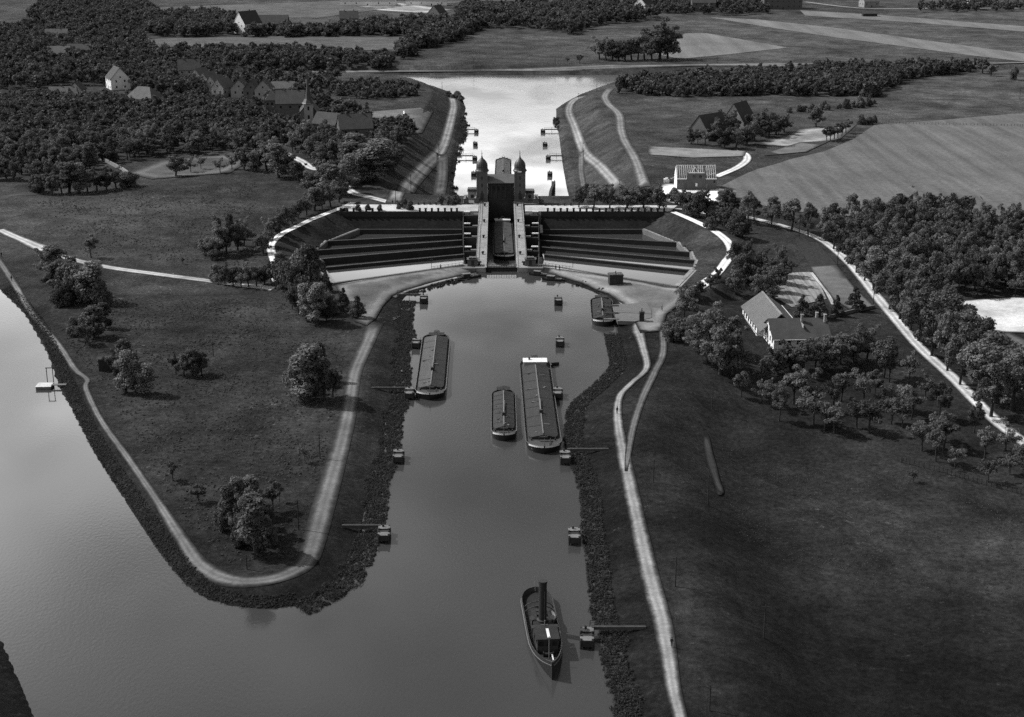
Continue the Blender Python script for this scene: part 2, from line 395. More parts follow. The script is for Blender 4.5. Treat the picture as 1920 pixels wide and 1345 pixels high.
cutL = np.array([BL0[0], BL1[0], BL1[1], BL1[2], BL1[3], BL1[4], BL1[5], at(640,399,1.6), at(640,387,1.6), at(868,385,1.6)])
cut = inside(CEN, lock_cut) | inside(CEN, cutR) | inside(CEN, cutL)
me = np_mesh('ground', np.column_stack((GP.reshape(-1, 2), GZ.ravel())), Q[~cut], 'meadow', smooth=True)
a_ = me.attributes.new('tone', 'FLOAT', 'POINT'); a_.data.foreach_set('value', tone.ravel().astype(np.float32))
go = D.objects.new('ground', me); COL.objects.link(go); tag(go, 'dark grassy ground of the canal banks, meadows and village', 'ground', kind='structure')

# water
def water_material(name, base, scale, bump, rough):
    m = mat(name, base, rough, amp=.22, scale=.012, spec=.5)
    n = m.node_tree.nodes; l = m.node_tree.links; b = n['Principled BSDF']; b.inputs['IOR'].default_value = 1.33
    geo = n.new('ShaderNodeNewGeometry'); mp = n.new('ShaderNodeMapping'); mp.inputs['Scale'].default_value = (1, .6, 1); mp.inputs['Rotation'].default_value[2] = .5
    l.new(geo.outputs['Position'], mp.inputs[0])
    t = n.new('ShaderNodeTexNoise'); t.inputs['Scale'].default_value = scale; t.inputs['Detail'].default_value = 4
    l.new(mp.outputs[0], t.inputs['Vector'])
    t4 = n.new('ShaderNodeTexNoise'); t4.inputs['Scale'].default_value = .02; t4.inputs['Detail'].default_value = 3
    l.new(mp.outputs[0], t4.inputs['Vector'])
    mr = n.new('ShaderNodeMapRange'); mr.inputs[1].default_value = .35; mr.inputs[2].default_value = .7; mr.inputs[3].default_value = .0; mr.inputs[4].default_value = 1.7
    l.new(t4.outputs['Fac'], mr.inputs[0])
    mr2 = n.new('ShaderNodeMapRange'); mr2.inputs[1].default_value = .35; mr2.inputs[2].default_value = .68; mr2.inputs[3].default_value = rough*.5; mr2.inputs[4].default_value = rough*2.6
    l.new(t4.outputs['Fac'], mr2.inputs[0]); l.new(mr2.outputs[0], b.inputs['Roughness'])
    ml = n.new('ShaderNodeMath'); ml.operation = 'MULTIPLY'; l.new(t.outputs['Fac'], ml.inputs[0]); l.new(mr.outputs[0], ml.inputs[1])
    bp = n.new('ShaderNodeBump'); bp.inputs['Strength'].default_value = bump; bp.inputs['Distance'].default_value = .12
    l.new(ml.outputs[0], bp.inputs['Height']); l.new(bp.outputs[0], b.inputs['Normal'])
    return m
M['water'] = water_material('canal_water', .045, 1.7, .10, .06)
M['water_low'] = water_material('lower_water', .10, .5, .5, .10)
def sheet(name, poly, z, m, label, cat='water'):
    vs, es, fs, *_ = delaunay_2d_cdt([Vector((float(p[0]), float(p[1]))) for p in poly], [], [list(range(len(poly)))], 1, 1e-5)
    mb = MB(); mb.v = [(v.x, v.y, z) for v in vs]; mb.f = [tuple(f) for f in fs]
    o = mb.build(name, m); tag(o, label, cat, kind='structure'); return o
def grown(poly, r):
    A = np.sum(poly[:, 0]*np.roll(poly[:, 1], -1)-np.roll(poly[:, 0], -1)*poly[:, 1]); o = []
    for i in range(len(poly)):
        t = poly[(i+1) % len(poly)]-poly[i-1]; t /= np.linalg.norm(t)
        o.append(poly[i]+np.array((t[1], -t[0]))*(r if A > 0 else -r))
    return o
_up = grown(UPPER, 1.3)
sheet('upper_water', [lk(-6, 1)]+_up[1:-1]+[lk(6, 1)], 0, 'water', 'grey canal water of the near basin and its left branch')
sheet('lower_water', [tuple(lk(-40, 105)), tuple(lk(40, 105)), (420, 1000), (900, 1000), (900, 1150), (-900, 1150), (-900, 950), (-300, 950)], -14, 'water_low', 'bright lower canal water beyond the lock towers')

# draped sheets: paths, roads, plots
def path_material(name, base, soft):
    m = D.materials.new(name); m.use_nodes = True; n = m.node_tree.nodes; l = m.node_tree.links
    b = n['Principled BSDF']; b.inputs['Roughness'].default_value = 1; b.inputs['Specular IOR Level'].default_value = .05
    def M_(op, a, c):
        q = n.new('ShaderNodeMath'); q.operation = op
        for i, v in enumerate((a, c)):
            if isinstance(v, (int, float)): q.inputs[i].default_value = v
            else: l.new(v, q.inputs[i])
        return q.outputs[0]
    geo = n.new('ShaderNodeNewGeometry'); e = n.new('ShaderNodeAttribute'); e.attribute_name = 'edge'
    g = n.new('ShaderNodeAttribute'); g.attribute_name = 'tone'
    def noise(s, d=5, r=.65):
        t = n.new('ShaderNodeTexNoise'); t.inputs['Scale'].default_value = s; t.inputs['Detail'].default_value = d; t.inputs['Roughness'].default_value = r
        l.new(geo.outputs['Position'], t.inputs['Vector']); return t.outputs['Fac']
    f = M_('ADD', M_('MULTIPLY', M_('SUBTRACT', noise(.25), .5), 1.3), M_('MULTIPLY', M_('SUBTRACT', noise(1.8), .5), .8))
    edge = M_('ADD', e.outputs['Fac'], M_('MULTIPLY', f, soft*.75))
    mr = n.new('ShaderNodeMapRange'); mr.inputs[1].default_value = max(.05, 1-1.4*soft); mr.inputs[2].default_value = 1.0; mr.interpolation_type = 'SMOOTHSTEP'
    l.new(edge, mr.inputs[0])
    dirt = M_('MULTIPLY', M_('ADD', M_('ADD', M_('MULTIPLY', M_('SUBTRACT', noise(.12), .5), 1.3), M_('MULTIPLY', M_('SUBTRACT', noise(.035, 3), .5), 1.2)), 1.0), base)
    dirt = M_('MULTIPLY', dirt, M_('ADD', M_('MULTIPLY', M_('SUBTRACT', noise(1.2, 6), .5), .9), 1.0))
    if soft > .2:      # wheel ruts and a greener crown
        def gs(c, w_): d = M_('DIVIDE', M_('SUBTRACT', e.outputs['Fac'], c), w_); return M_('EXPONENT', M_('MULTIPLY', M_('MULTIPLY', d, d), -1.0), 0)
        dirt = M_('MULTIPLY', dirt, M_('ADD', M_('SUBTRACT', M_('MULTIPLY', gs(.42, .16), M_('MULTIPLY', noise(.15), .5)), M_('MULTIPLY', gs(0.0, .2), M_('MULTIPLY', noise(.08), .5))), 1.0))
    grass = M_('MULTIPLY', g.outputs['Fac'], M_('ADD', M_('MULTIPLY', M_('SUBTRACT', noise(.9), .5), 1.8), 1.0))
    mx = n.new('ShaderNodeMix'); mx.data_type = 'FLOAT'; l.new(mr.outputs[0], mx.inputs[0]); l.new(dirt, mx.inputs[2]); l.new(grass, mx.inputs[3])
    cb = n.new('ShaderNodeCombineColor')
    for i in range(3): l.new(mx.outputs[0], cb.inputs[i])
    l.new(cb.outputs[0], b.inputs['Base Color']); return m
_pm = {}
TRACKS = []
def pmat(base, soft):
    k = (base, soft)
    if k not in _pm: _pm[k] = path_material('trodden_earth', base, soft)
    return _pm[k]
def catmull(P, step):
    P = np.asarray(P, float); R = []
    for i in range(len(P)-1):
        p0 = P[max(i-1, 0)]; p1 = P[i]; p2 = P[i+1]; p3 = P[min(i+2, len(P)-1)]
        n = max(2, int(np.linalg.norm(p2-p1)/step))
        for k in range(n):
            t = k/n; R.append(.5*((2*p1)+(-p0+p2)*t+(2*p0-5*p1+4*p2-p3)*t*t+(-p0+3*p1-3*p2+p3)*t**3))
    R.append(P[-1]); return np.array(R)
def _cum(L):
    a = np.concatenate(([0], np.cumsum(np.linalg.norm(np.diff(L, axis=0), axis=1)))); return a/a[-1]
def path(name, pts, w, base, label, soft=.45, lift=.16, z=None, cat='path', ncross=9, under=None):
    P3 = on_many(pts) if z is None else np.array([[*at(p[0], p[1], z), z] for p in pts])
    C = catmull(P3[:, :2], 1.6); T = np.gradient(C, axis=0); T /= np.linalg.norm(T, axis=1)[:, None]
    N = np.column_stack((-T[:, 1], T[:, 0]))
    TRACKS.append(C[::3])
    ws = np.interp(_cum(C), _cum(P3[:, :2]) if len(w) == len(P3) else np.linspace(0, 1, len(w)), w) if isinstance(w, (list, tuple)) else np.full(len(C), w)
    u = np.linspace(-1, 1, ncross)
    G = C[:, None, :]+N[:, None, :]*(u[None, :, None]*ws[:, None, None]*.5*(1+.5*soft))
    Zs = height(G)
    V = np.concatenate((G, (Zs+lift)[..., None]), -1).reshape(-1, 3)
    k = np.arange(len(C)*ncross).reshape(len(C), ncross)
    Fq = np.stack((k[:-1, :-1], k[1:, :-1], k[1:, 1:], k[:-1, 1:]), -1).reshape(-1, 4)
    me = np_mesh(name, V, Fq, pmat(base, soft), smooth=True)
    arc = np.concatenate(([0], np.cumsum(np.linalg.norm(np.diff(C, axis=0), axis=1)))); dend = np.minimum(arc, arc[-1]-arc)
    fade = np.clip(1-dend/(6*np.mean(ws)), 0, 1) if soft >= .55 else np.zeros(len(C))
    for nm, vals in (('edge', np.maximum(np.tile(np.abs(u), len(C)), np.repeat(fade, ncross))), ('tone', ground_tone(V[:, :2])*1.12 if under is None else np.full(len(V), under))):
        a = me.attributes.new(nm, 'FLOAT', 'POINT'); a.data.foreach_set('value', vals.astype(np.float32))
    o = D.objects.new(name, me); COL.objects.link(o); return tag(o, label, cat, kind='structure')
def plot(name, pts, base, label, soft=.12, lift=.22, step=6, m=None, cat='field', rnd=0):
    P3 = on_many(pts); B = P3[:, :2]
    if rnd: B = catmull(np.vstack((B, B[:1])), rnd)[:-1]
    b = []
    for i in range(len(B)):
        a, c = B[i], B[(i+1) % len(B)]; n = max(1, int(np.linalg.norm(c-a)/step))
        b += [a+(c-a)*k/n for k in range(n)]
    b = np.array(b); lo, hi = b.min(0), b.max(0)
    g = np.stack(np.meshgrid(np.arange(lo[0]+step/2, hi[0], step), np.arange(lo[1]+step/2, hi[1], step)), -1).reshape(-1, 2)
    g = g[inside(g, b)]; g = g[pdist(g, b) > step*.45]
    allp = np.vstack((b, g))
    vs, es, fs, *_ = delaunay_2d_cdt([Vector((float(p[0]), float(p[1]))) for p in allp], [], [list(range(len(b)))], 1, 1e-5)
    V2 = np.array([(v.x, v.y) for v in vs]); Z = height(V2)+lift
    me = np_mesh(name, np.column_stack((V2, Z)), np.array([list(f) for f in fs]), m or pmat(base, soft), k=3, smooth=True)
    d = pdist(V2, b)
    for nm, vals in (('edge', 1-np.clip(d/(step*1.4), 0, 1)), ('tone', ground_tone(V2))):
        a = me.attributes.new(nm, 'FLOAT', 'POINT'); a.data.foreach_set('value', vals.astype(np.float32))
    o = D.objects.new(name, me); COL.objects.link(o); return tag(o, label, cat, kind='structure')
def furrow(name, base, ang, freq, amp=.5):
    m = mat(name, base, 1, amp=.25, scale=.03, amp2=.35, scale2=.6, stretch=None, spec=.05)
    n = m.node_tree.nodes; l = m.node_tree.links; b = n['Principled BSDF']
    src = b.inputs['Base Color'].links[0].from_socket
    geo = n.new('ShaderNodeNewGeometry'); mp = n.new('ShaderNodeMapping'); mp.inputs['Rotation'].default_value[2] = ang
    mp.inputs['Scale'].default_value = (freq, freq*.02, 1); l.new(geo.outputs['Position'], mp.inputs[0])
    t = n.new('ShaderNodeTexNoise'); t.inputs['Scale'].default_value = 1; t.inputs['Detail'].default_value = 3; l.new(mp.outputs[0], t.inputs['Vector'])
    mr = n.new('ShaderNodeMapRange'); mr.inputs[1].default_value = .3; mr.inputs[2].default_value = .7; mr.inputs[3].default_value = 1-amp; mr.inputs[4].default_value = 1+amp
    l.new(t.outputs['Fac'], mr.inputs[0])
    mx = n.new('ShaderNodeVectorMath'); mx.operation = 'SCALE'; l.new(src, mx.inputs[0]); l.new(mr.outputs[0], mx.inputs['Scale'])
    l.new(mx.outputs[0], b.inputs['Base Color']); return m
# ------------------------------------------------------------------ paths, roads, plots
_lift = [.06]
def P(name, pts, w, base, label, soft=.45, **k):
    _lift[0] += .005; return path(name, pts, w, base, label, soft, lift=_lift[0], **k)
M['crop'] = furrow('crop_rows', .125, -.62, .22, .2)
M['crop_fine'] = furrow('vegetable_rows', .26, .25, 1.1, .4)
M['strip'] = furrow('strip_field', .16, 1.1, .1, .2)
M['pasture'] = mat('pasture', .105, 1, amp=.35, scale=.02, amp2=.35, scale2=.5, spec=.05)
plot('field', [(2010,212),(1900,214),(1640,235),(1600,262),(1545,285),(1480,300),(1420,318),(1352,350),(1385,380),(1500,398),(1600,415),(1920,435),(2080,440)], .12, 'big pale crop field with faint rows beyond the right wood', m=M['crop'], step=12, lift=.2)
plot('field', [(1330,33),(1420,37),(1560,52),(1750,78),(1920,101),(2010,113),(2010,122),(1920,116),(1740,94),(1560,70),(1430,50)], .16, 'long pale field strip running down to the right along the far canal', m=M['strip'], step=14, lift=.2)
plot('field', [(1500,20),(1640,28),(1920,50),(2000,58),(2000,66),(1920,60),(1700,42),(1510,30)], .14, 'narrow pale field strip near the top right corner', m=M['strip'], step=14, lift=.24)
plot('field', [(1225,101),(1285,63),(1325,63),(1478,90),(1372,102),(1275,111)], .19, 'pale kite shaped field behind the tall far tree', m=M['strip'], step=10, lift=.2)
plot('yard', [(1213,368),(1236,349),(1258,338),(1272,345),(1352,352),(1362,372),(1335,385),(1290,387),(1250,380)], .78, 'white sandy yard around the unfinished house', soft=.35, rnd=3, cat='yard')
plot('field', [(1785,566),(1990,560),(2060,622),(1925,626),(1845,618),(1800,590)], .62, 'bright white bare field behind the avenue', soft=.15, rnd=4)
plot('field', [(1835,640),(1890,622),(1930,642),(1930,690),(1880,668)], .12, 'grey plot below the bright white field', soft=.2)
plot('yard', [(1872,690),(1935,655),(1960,740),(1905,725)], .6, 'bright bare patch of ground behind the last avenue trees', soft=.3, cat='yard')
plot('vegetable_plot', [(1456,514),(1518,511),(1540,540),(1550,562),(1485,577),(1438,552)], .28, 'pale vegetable plot with fine rows by the white house', m=M['crop_fine'], step=5, lift=.2)
plot('field', [(1491,453),(1532,456),(1562,490),(1602,540),(1640,576),(1592,582),(1562,562),(1524,512),(1513,490)], .14, 'grey grain strip curving between meadow and avenue', step=5, soft=.1)
plot('field', [(1215,275),(1300,279),(1400,284),(1396,294),(1300,297),(1215,291)], .22, 'narrow pale plot below the old farm', step=8)
plot('yard', [(1500,243),(1608,233),(1575,262),(1490,277),(1408,272),(1470,256)], .26, 'pale farmyard and garden ground beside the old farm', step=7, soft=.3, cat='yard')
plot('field', [(1440,286),(1500,268),(1557,265),(1512,286),(1432,293)], .15, 'small grey garden field in front of the farmyard', step=7, lift=.3)
plot('field', [(640,214),(812,209),(792,250),(768,256),(640,243)], .14, 'pale levelled field behind the church', step=8)
plot('field', [(238,326),(300,302),(420,290),(472,300),(432,325),(285,337)], .10, 'grey lawn in front of the dense wood', step=6, soft=.3)
plot('field', [(272,73),(560,68),(782,70),(782,93),(560,97),(280,93)], .095, 'grey meadow between the hedge and the farm trees', step=12)
plot('field', [(250,16),(640,2),(900,3),(760,12),(600,34),(300,34)], .10, 'far grey field at the top left', step=16)
plot('yard', [(655,10),(760,6),(852,19),(800,26),(700,20)], .34, 'pale yard around the far sheds', step=14, soft=.3, cat='yard')
plot('ditch_water', [(1322,808),(1330,822),(1336,850),(1343,874),(1349,900),(1357,924),(1346,930),(1338,905),(1329,880),(1321,850),(1318,830)], .062, 'narrow pale ditch at the foot of the right embankment', step=.8, soft=.4, cat='ditch', rnd=2)
plot('quay', [(870,499),(906,505),(893,511),(842,523),(796,534),(758,546),(735,556),(718,575),(705,598),(688,612),(664,604),(642,562),(628,537),(740,517)], .15, 'grey levelled quay ground left of the lock', soft=.25, step=3, cat='quay')
plot('quay', [(1014,502),(1060,507),(1160,523),(1268,541),(1298,547),(1290,562),(1250,590),(1240,622),(1200,626),(1188,602),(1166,570),(1140,552),(1090,532),(1040,517),(1012,511)], .2, 'grey levelled quay ground right of the lock', soft=.25, step=3, cat='quay')
P('path', [(0,431),(40,449),(72,463),(120,482),(200,501),(300,515),(400,528),(512,542)], [3,3.6,5.5,3.6,3.4,3.4,3.4,3.4], .42, 'pale straight path across the left meadow to the quay')
P('path', [(0,375),(15,368),(40,365),(70,364)], 3, .09, 'faint grass track at the left edge of the meadow', soft=.8)
P('path', [(-10,478),(25,530),(60,588),(110,648),(140,692),(163,712),(161,730),(190,790),(240,860),(300,948),(338,1008),(366,1050),(392,1072),(430,1087),(480,1090),(530,1080),(572,1056),(590,1010),(612,930),(632,860),(652,780),(660,725),(668,690),(690,640),(704,605)], [1.5,1.5,1.4,1.3,1.2,1.1,1.1,1.1,1.2,1.4,1.9,2.3,2.7,3.0,3.1,3.2,3.0,3.4,3.5,3.2,2.9,2.7,2.7,3.0,3.4], .16, 'pale towpath along the left canal branch, broadening round the tip of the land spit', soft=.7)
P('path', [(735,556),(758,545),(800,533),(842,522),(893,511)], 1.8, .42, 'pale worn line on the left quay edge', soft=.6, under=0.12)
P('path', [(1015,507),(1070,517),(1130,533),(1165,556),(1178,575)], 2.6, .75, 'pale worn line on the right quay edge', soft=.6, under=0.15)
P('path', [(1018,500),(1080,510),(1160,525),(1270,543)], 1.6, .45, 'pale worn strip along the right basin wall', soft=.7, under=0.16)
P('path', [(628,534),(700,524),(780,511),(868,498.5)], 1.5, .42, 'pale worn strip along the left basin wall', soft=.7, under=0.15)
P('path', [(1165,558),(1190,560),(1225,572),(1240,560),(1255,556)], [2,4,4,4,6], .4, 'pale sandy patch on the right quay', soft=.9, under=0.16)
P('path', [(1238,580),(1215,597),(1196,612),(1205,650),(1212,690),(1182,720),(1161,745),(1158,790),(1170,860),(1185,930),(1200,1000),(1218,1080),(1240,1160),(1251,1220),(1262,1290),(1276,1350),(1290,1410)], [4,3,2,1.6,1.4,1.5,1.8,2.2,2.4,2.4,2.6,2.6,2.4,1.8,1.4], .30, 'pale towpath along the right bank', soft=.7)
P('path', [(1240,600),(1243,660),(1226,700),(1203,750),(1187,800),(1178,850),(1174,885)], [1.5,1.5,1.5,1.4,1.3,1.0,.5], .15, 'second fainter track beside the right towpath', soft=.8)
P('path', PATH_L[:-1]+[(640,390),(662,380)], 2.8, .75, 'white path curving round the left savings basins', soft=.25)
P('path', PATH_R, [2.6,3,3.2,3.2,3.4,3.2,3,4.2,5], .72, 'white path curving round the right savings basins', soft=.25)
P('road', [(1225,388),(1330,401),(1400,408),(1470,425),(1540,451),(1590,491),(1640,552),(1690,612),(1740,667),(1800,722),(1870,792),(1930,838)], 3.5, .5, 'pale avenue road between two rows of trees', soft=.35, cat='road')
P('road', [(745,384),(700,372),(662,362),(640,342),(612,322),(585,316),(560,300),(500,270),(470,255)], 4.2, .5, 'pale village road coming down from the church', soft=.4, cat='road')
P('path', [(735,384),(762,356),(795,315),(826,284),(840,245),(850,200),(845,180)], [4.5,5,5,5,4.6,4.4,4], .26, 'pale ramp from the lock road down to the lower towpath on the left', soft=.6)
P('path', [(829,290),(829,330),(822,372)], 4, .12, 'grey lower towpath on the left below the ramp', soft=.8)
P('path', [(1162,354),(1124,312),(1095,285),(1077,240),(1066,207),(1080,186),(1112,172)], 4, .24, 'pale ramp and lower towpath on the right bank', soft=.6)
P('path', [(1090,285),(1089,320),(1096,362)], 2.2, .16, 'thin track branching down to the lower water', soft=.7)
P('path', [(1209,350),(1192,302),(1166,252),(1160,215),(1140,195),(1134,180),(1146,165)], 3.6, .22, 'double rutted track on the crest of the right cutting', soft=.8)
P('path', [(420,133),(640,129),(960,127),(1280,124.5),(1600,121),(1960,117)], 5, .2, 'pale towpath along the far bank of the lower canal', soft=.5)
P('path', [(1343,332),(1380,316),(1400,301),(1397,289),(1378,283)], 3.6, .62, 'white farm track curving up to the old farm', soft=.3)
P('path', [(1521,512),(1548,545),(1562,572)], 1.3, .5, 'white footpath between vegetable plot and grain strip', soft=.4)
P('road', [(1510,4),(1620,16),(1760,16),(1960,16)], 6, .26, 'far pale road at the top right', soft=.4, cat='road')

# ------------------------------------------------------------------ the lock
lock = thing('canal_lock', 'stone shaft lock with pale wall tops, dark chamber and twin domed towers', 'canal lock', (LOCK[0], LOCK[1], 0), LANG)
def lkb(mb, t0, t1, s0, s1, z0, z1): return mb.box(((t0+t1)/2, (s0+s1)/2, (z0+z1)/2), (t1-t0, s1-s0, z1-z0))
for sgn in (-1, 1):
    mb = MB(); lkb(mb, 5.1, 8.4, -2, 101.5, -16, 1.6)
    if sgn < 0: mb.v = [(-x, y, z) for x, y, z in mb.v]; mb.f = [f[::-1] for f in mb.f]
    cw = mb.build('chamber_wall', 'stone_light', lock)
    mb = MB(); lkb(mb, 8.1, 8.25, 2, 62, 2.5, 2.65)
    for s in np.arange(2, 62, 2.5): lkb(mb, 8.12, 8.23, s, s+.12, 1.6, 2.5)
    lkb(mb, 7.75, 7.9, 62, 100, 2.5, 2.65)
    for s in np.arange(62, 100, 2.5): lkb(mb, 7.77, 7.88, s, s+.12, 1.6, 2.5)
    if sgn < 0: mb.v = [(-x, y, z) for x, y, z in mb.v]; mb.f = [f[::-1] for f in mb.f]
    mb.build('handrail', 'iron', cw)
    for s in (16, 40, 65, 93):
        MB().lathe((sgn*6.2, s, 1.6), [(.3, 0), (.32, .5), (.5, .8), (.5, 1.0), (.2, 1.15)], 10).build('bollard', 'iron', cw)
    # low coping along the chamber edge
    mb = MB(); lkb(mb, sgn*5.1-.3, sgn*5.1+.3, -2, 101, 1.603, 1.75); mb.build('coping', 'stone_light', cw)
    # side culvert shafts: sunk gallery with cross walls and hoist frames
    e0, e1 = 12.3, 14.4
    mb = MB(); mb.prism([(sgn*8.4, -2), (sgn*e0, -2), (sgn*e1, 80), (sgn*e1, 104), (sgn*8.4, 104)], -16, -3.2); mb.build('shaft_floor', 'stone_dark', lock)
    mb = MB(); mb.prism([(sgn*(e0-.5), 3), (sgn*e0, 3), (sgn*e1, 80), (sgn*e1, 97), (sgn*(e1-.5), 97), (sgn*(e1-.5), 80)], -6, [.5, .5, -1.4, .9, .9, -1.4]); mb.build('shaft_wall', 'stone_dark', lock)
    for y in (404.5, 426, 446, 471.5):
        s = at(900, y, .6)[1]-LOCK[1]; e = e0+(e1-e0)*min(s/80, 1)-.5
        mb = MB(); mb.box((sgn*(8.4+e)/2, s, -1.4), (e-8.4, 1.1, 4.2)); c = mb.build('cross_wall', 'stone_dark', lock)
        mb = MB(); mb.box((sgn*9.4, s, .95), (1.9, 1.3, .6)); mb.build('cap_stone', 'stone', c)
    for y in (397, 418.8, 437.8, 462.5):
        s = at(880, y, 1.7)[1]-LOCK[1]; e = e0+(e1-e0)*min(s/80, 1)-1.6-(0 if s > 45 else .1)
        h = thing('sluice_hoist', None, None); h.parent = lock
        mb = MB()
        for dx in (-.85, .85): mb.box((sgn*e+dx, s, -1.0), (.22, .5, 5.0))
        mb.build('frame', 'iron', h)
        MB().box((sgn*e, s, 1.65), (2.3, .9, .32)).build('crossbeam', 'paint_white', h)
        MB().lathe((sgn*e, s, -.4), [(.2, 0), (.5, .3), (.5, .6), (.2, .9)], 10).build('winch_wheel', 'iron', h)
    # upper head: quay platform, winch house
    mb = MB(); mb.prism([(sgn*8.4, -2.4), (sgn*13.4, -2.4), (sgn*13.4, 3), (sgn*8.4, 3)], -6, 1.55); mb.build('head_platform', 'stone', lock)
    wh = thing('winch_house', None, None); wh.parent = lock
    mb = MB(); mb.box((sgn*9.3, 1.6, 2.6), (3.4, 2.8, 2.0)); mb.build('wall', 'wallbrick', wh)
    mb = MB(); mb.prism([(sgn*9.3-1.9, .0), (sgn*9.3+1.9, .0), (sgn*9.3+1.9, 3.2), (sgn*9.3-1.9, 3.2)], 3.6, 3.8); mb.prism([(sgn*9.3-1.2, .6), (sgn*9.3+1.2, .6), (sgn*9.3+1.2, 2.6), (sgn*9.3-1.2, 2.6)], 3.803, 4.3); mb.build('roof', 'slate', wh)
    mb = MB(); mb.box((sgn*9.3, .17, 2.6), (.9, .06, 1.6)); mb.build('door', 'timber_dark', wh)
    mb = MB(); mb.tube((sgn*7.2, 1.4, 1.6), (sgn*7.2, 1.4, 2.6), .35); mb.box((sgn*7.6, 1.4, 2.7), (2.2, 1.2, .3)); mb.build('gate_winch', 'iron', lock)
    # lower head with annex
    mb = MB(); mb.prism([(sgn*8.4, 97), (sgn*14.6, 97), (sgn*14.6, 115), (sgn*5.2, 115), (sgn*5.2, 101.5), (sgn*8.4, 101.5)], -16, 1.58); mb.build('head_platform', 'stone', lock)
    ax = thing('annex', None, None); ax.parent = lock
    mb = MB(); mb.box((sgn*11.2, 107, 3.2 if sgn < 0 else 2.9), (3.2, 4.5, 3.3 if sgn < 0 else 2.7)); mb.build('wall', 'wallgrey', ax)
    zt = 4.85 if sgn < 0 else 4.25
    mb = MB(); r = [(sgn*11.2-1.9, 104.4), (sgn*11.2+1.9, 104.4), (sgn*11.2+1.9, 109.6), (sgn*11.2-1.9, 109.6)]
    mb.prism(r, zt, zt+.25); mb.prism([(p[0]*.9+sgn*1.12, p[1]*.8+21.4) for p in r], zt+.253, zt+.9); mb.build('roof', 'slate', ax)
    mb = MB(); mb.box((sgn*11.2, 104.7, 3.0), (1.1, .08, 1.3)); mb.build('window', 'glass', ax)
    for q, (t, s) in enumerate(((13.4, 98.6), (9.4, 99.6))):
        wh2 = thing('valve_hut', None, None); wh2.parent = lock
        MB().box((sgn*t, s, 2.4), (1.9, 1.7, 1.6)).build('wall', 'wallbrick', wh2)
        MB().prism([(sgn*t-1.15, s-1.05), (sgn*t+1.15, s-1.05), (sgn*t+1.15, s+1.05), (sgn*t-1.15, s+1.05)], 3.2, 3.45).lathe((sgn*t, s, 3.45), [(.9, 0), (.3, .7), (.05, 1.1)], 8).build('roof', 'slate', wh2)
    # tower
    tw = thing('gate_tower', None, None); tw.parent = lock
    tw.location = (sgn*7.3, 103.3, 1.6)
    mb = MB(); mb.box((0, 0, 5.9), (4.1, 4.1, 11.8)); mb.box((0, 0, .5), (4.5, 4.5, 1.0)); mb.box((0, 0, 11.2), (4.4, 4.4, .5))
    for a in (-1, 1):
        for b in (-1, 1): mb.box((a*1.85, b*1.85, 5.9), (.6, .6, 10.4))
    mb.build('shaft', 'wallbrick', tw)
    for z in (3.6, 6.4, 9.2): MB().box((0, -2.06, z), (.55, .06, 1.3)).build('window', 'glass', tw)
    MB().box((0, -2.28, 1.9), (1.0, .06, 2.1)).box((0, -2.29, 3.05), (1.3, .1, .2)).build('door', 'iron', tw)
    mb = MB(); mb.lathe((0, 0, 11.8), [(2.75, -.15), (2.7, .1), (2.35, .5), (2.22, 1.1), (2.25, 1.8), (2.12, 2.6), (1.75, 3.4), (1.15, 4.1), (.62, 4.6), (.3, 5.1), (.16, 5.8)], 16)
    dm = mb.build('dome', 'slate', tw, smooth=False)
    MB().tube((0, 0, 17.6), (0, 0, 19.6), .12, .05).lathe((0, 0, 18.0), [(.05, 0), (.28, .25), (.05, .5)], 8).build('finial', 'iron', dm)
    MB().lathe((0, 0, 11.86), [(2.4, -.5), (2.62, -.2), (2.62, -.04)], 16).build('cornice', 'stone', tw)
    if sgn > 0: MB().box((-.1, -3.0, 11.75), (1.5, .2, .35)).build('sill', 'paint_white', tw)
mb = MB(); lkb(mb, -5.1, 5.1, 102.0, 103.2, -6, 9.0); lkb(mb, -5.1, 5.1, 101.85, 102.0, 2.0, 2.7); lkb(mb, -5.1, 5.1, 101.9, 102.0, 8.3, 8.9)
for t in (-3.6, -1.8, 0, 1.8, 3.6): lkb(mb, t-.28, t+.28, 101.8, 102.0, 2.72, 8.28)
shaft = mb.build('shaft_wall', 'stone_dark', lock)
for t in (-4.35, -2.7, -.9, .9, 2.7, 4.35): MB().box((t, 101.97, 6.6), (.75, .06, 1.5)).build('window', 'glass', shaft)
mb = MB(); mb.quad((-5.2, 100.9, 9.0), (5.2, 100.9, 9.0), (5.2, 106.4, 11.4), (-5.2, 106.4, 11.4)).quad((-5.2, 106.4, 11.4), (5.2, 106.4, 11.4), (5.2, 110.5, 9.3), (-5.2, 110.5, 9.3))
mb.quad((-5.2, 100.9, 8.8), (-5.2, 106.4, 11.2), (5.2, 106.4, 11.2), (5.2, 100.9, 8.8)).quad((-5.2, 100.9, 8.8), (5.2, 100.9, 8.8), (5.2, 100.9, 9.0), (-5.2, 100.9, 9.0))
mb.build('gate_roof', 'roof', lock)
mb = MB(); lkb(mb, -5.1, 5.1, 103.2, 110.2, 2.0, 8.8); mb.build('gate_hall', 'wallbrick', lock)
mb = MB(); lkb(mb, -5.1, 5.1, .2, 1.2, -8, 1.0); lkb(mb, -5.1, 5.1, -.2, 1.6, 1.003, 1.25)
gate = mb.build('upper_gate', 'timber_dark', lock)
mb = MB()
for t in np.arange(-4.8, 4.9, .8): lkb(mb, t-.06, t+.06, -.15, -.05, 1.25, 2.2)
lkb(mb, -5, 5, -.16, -.04, 2.2, 2.3); lkb(mb, -5, 5, -.14, -.06, 1.7, 1.76)
mb.build('handrail', 'paint_grey', gate)
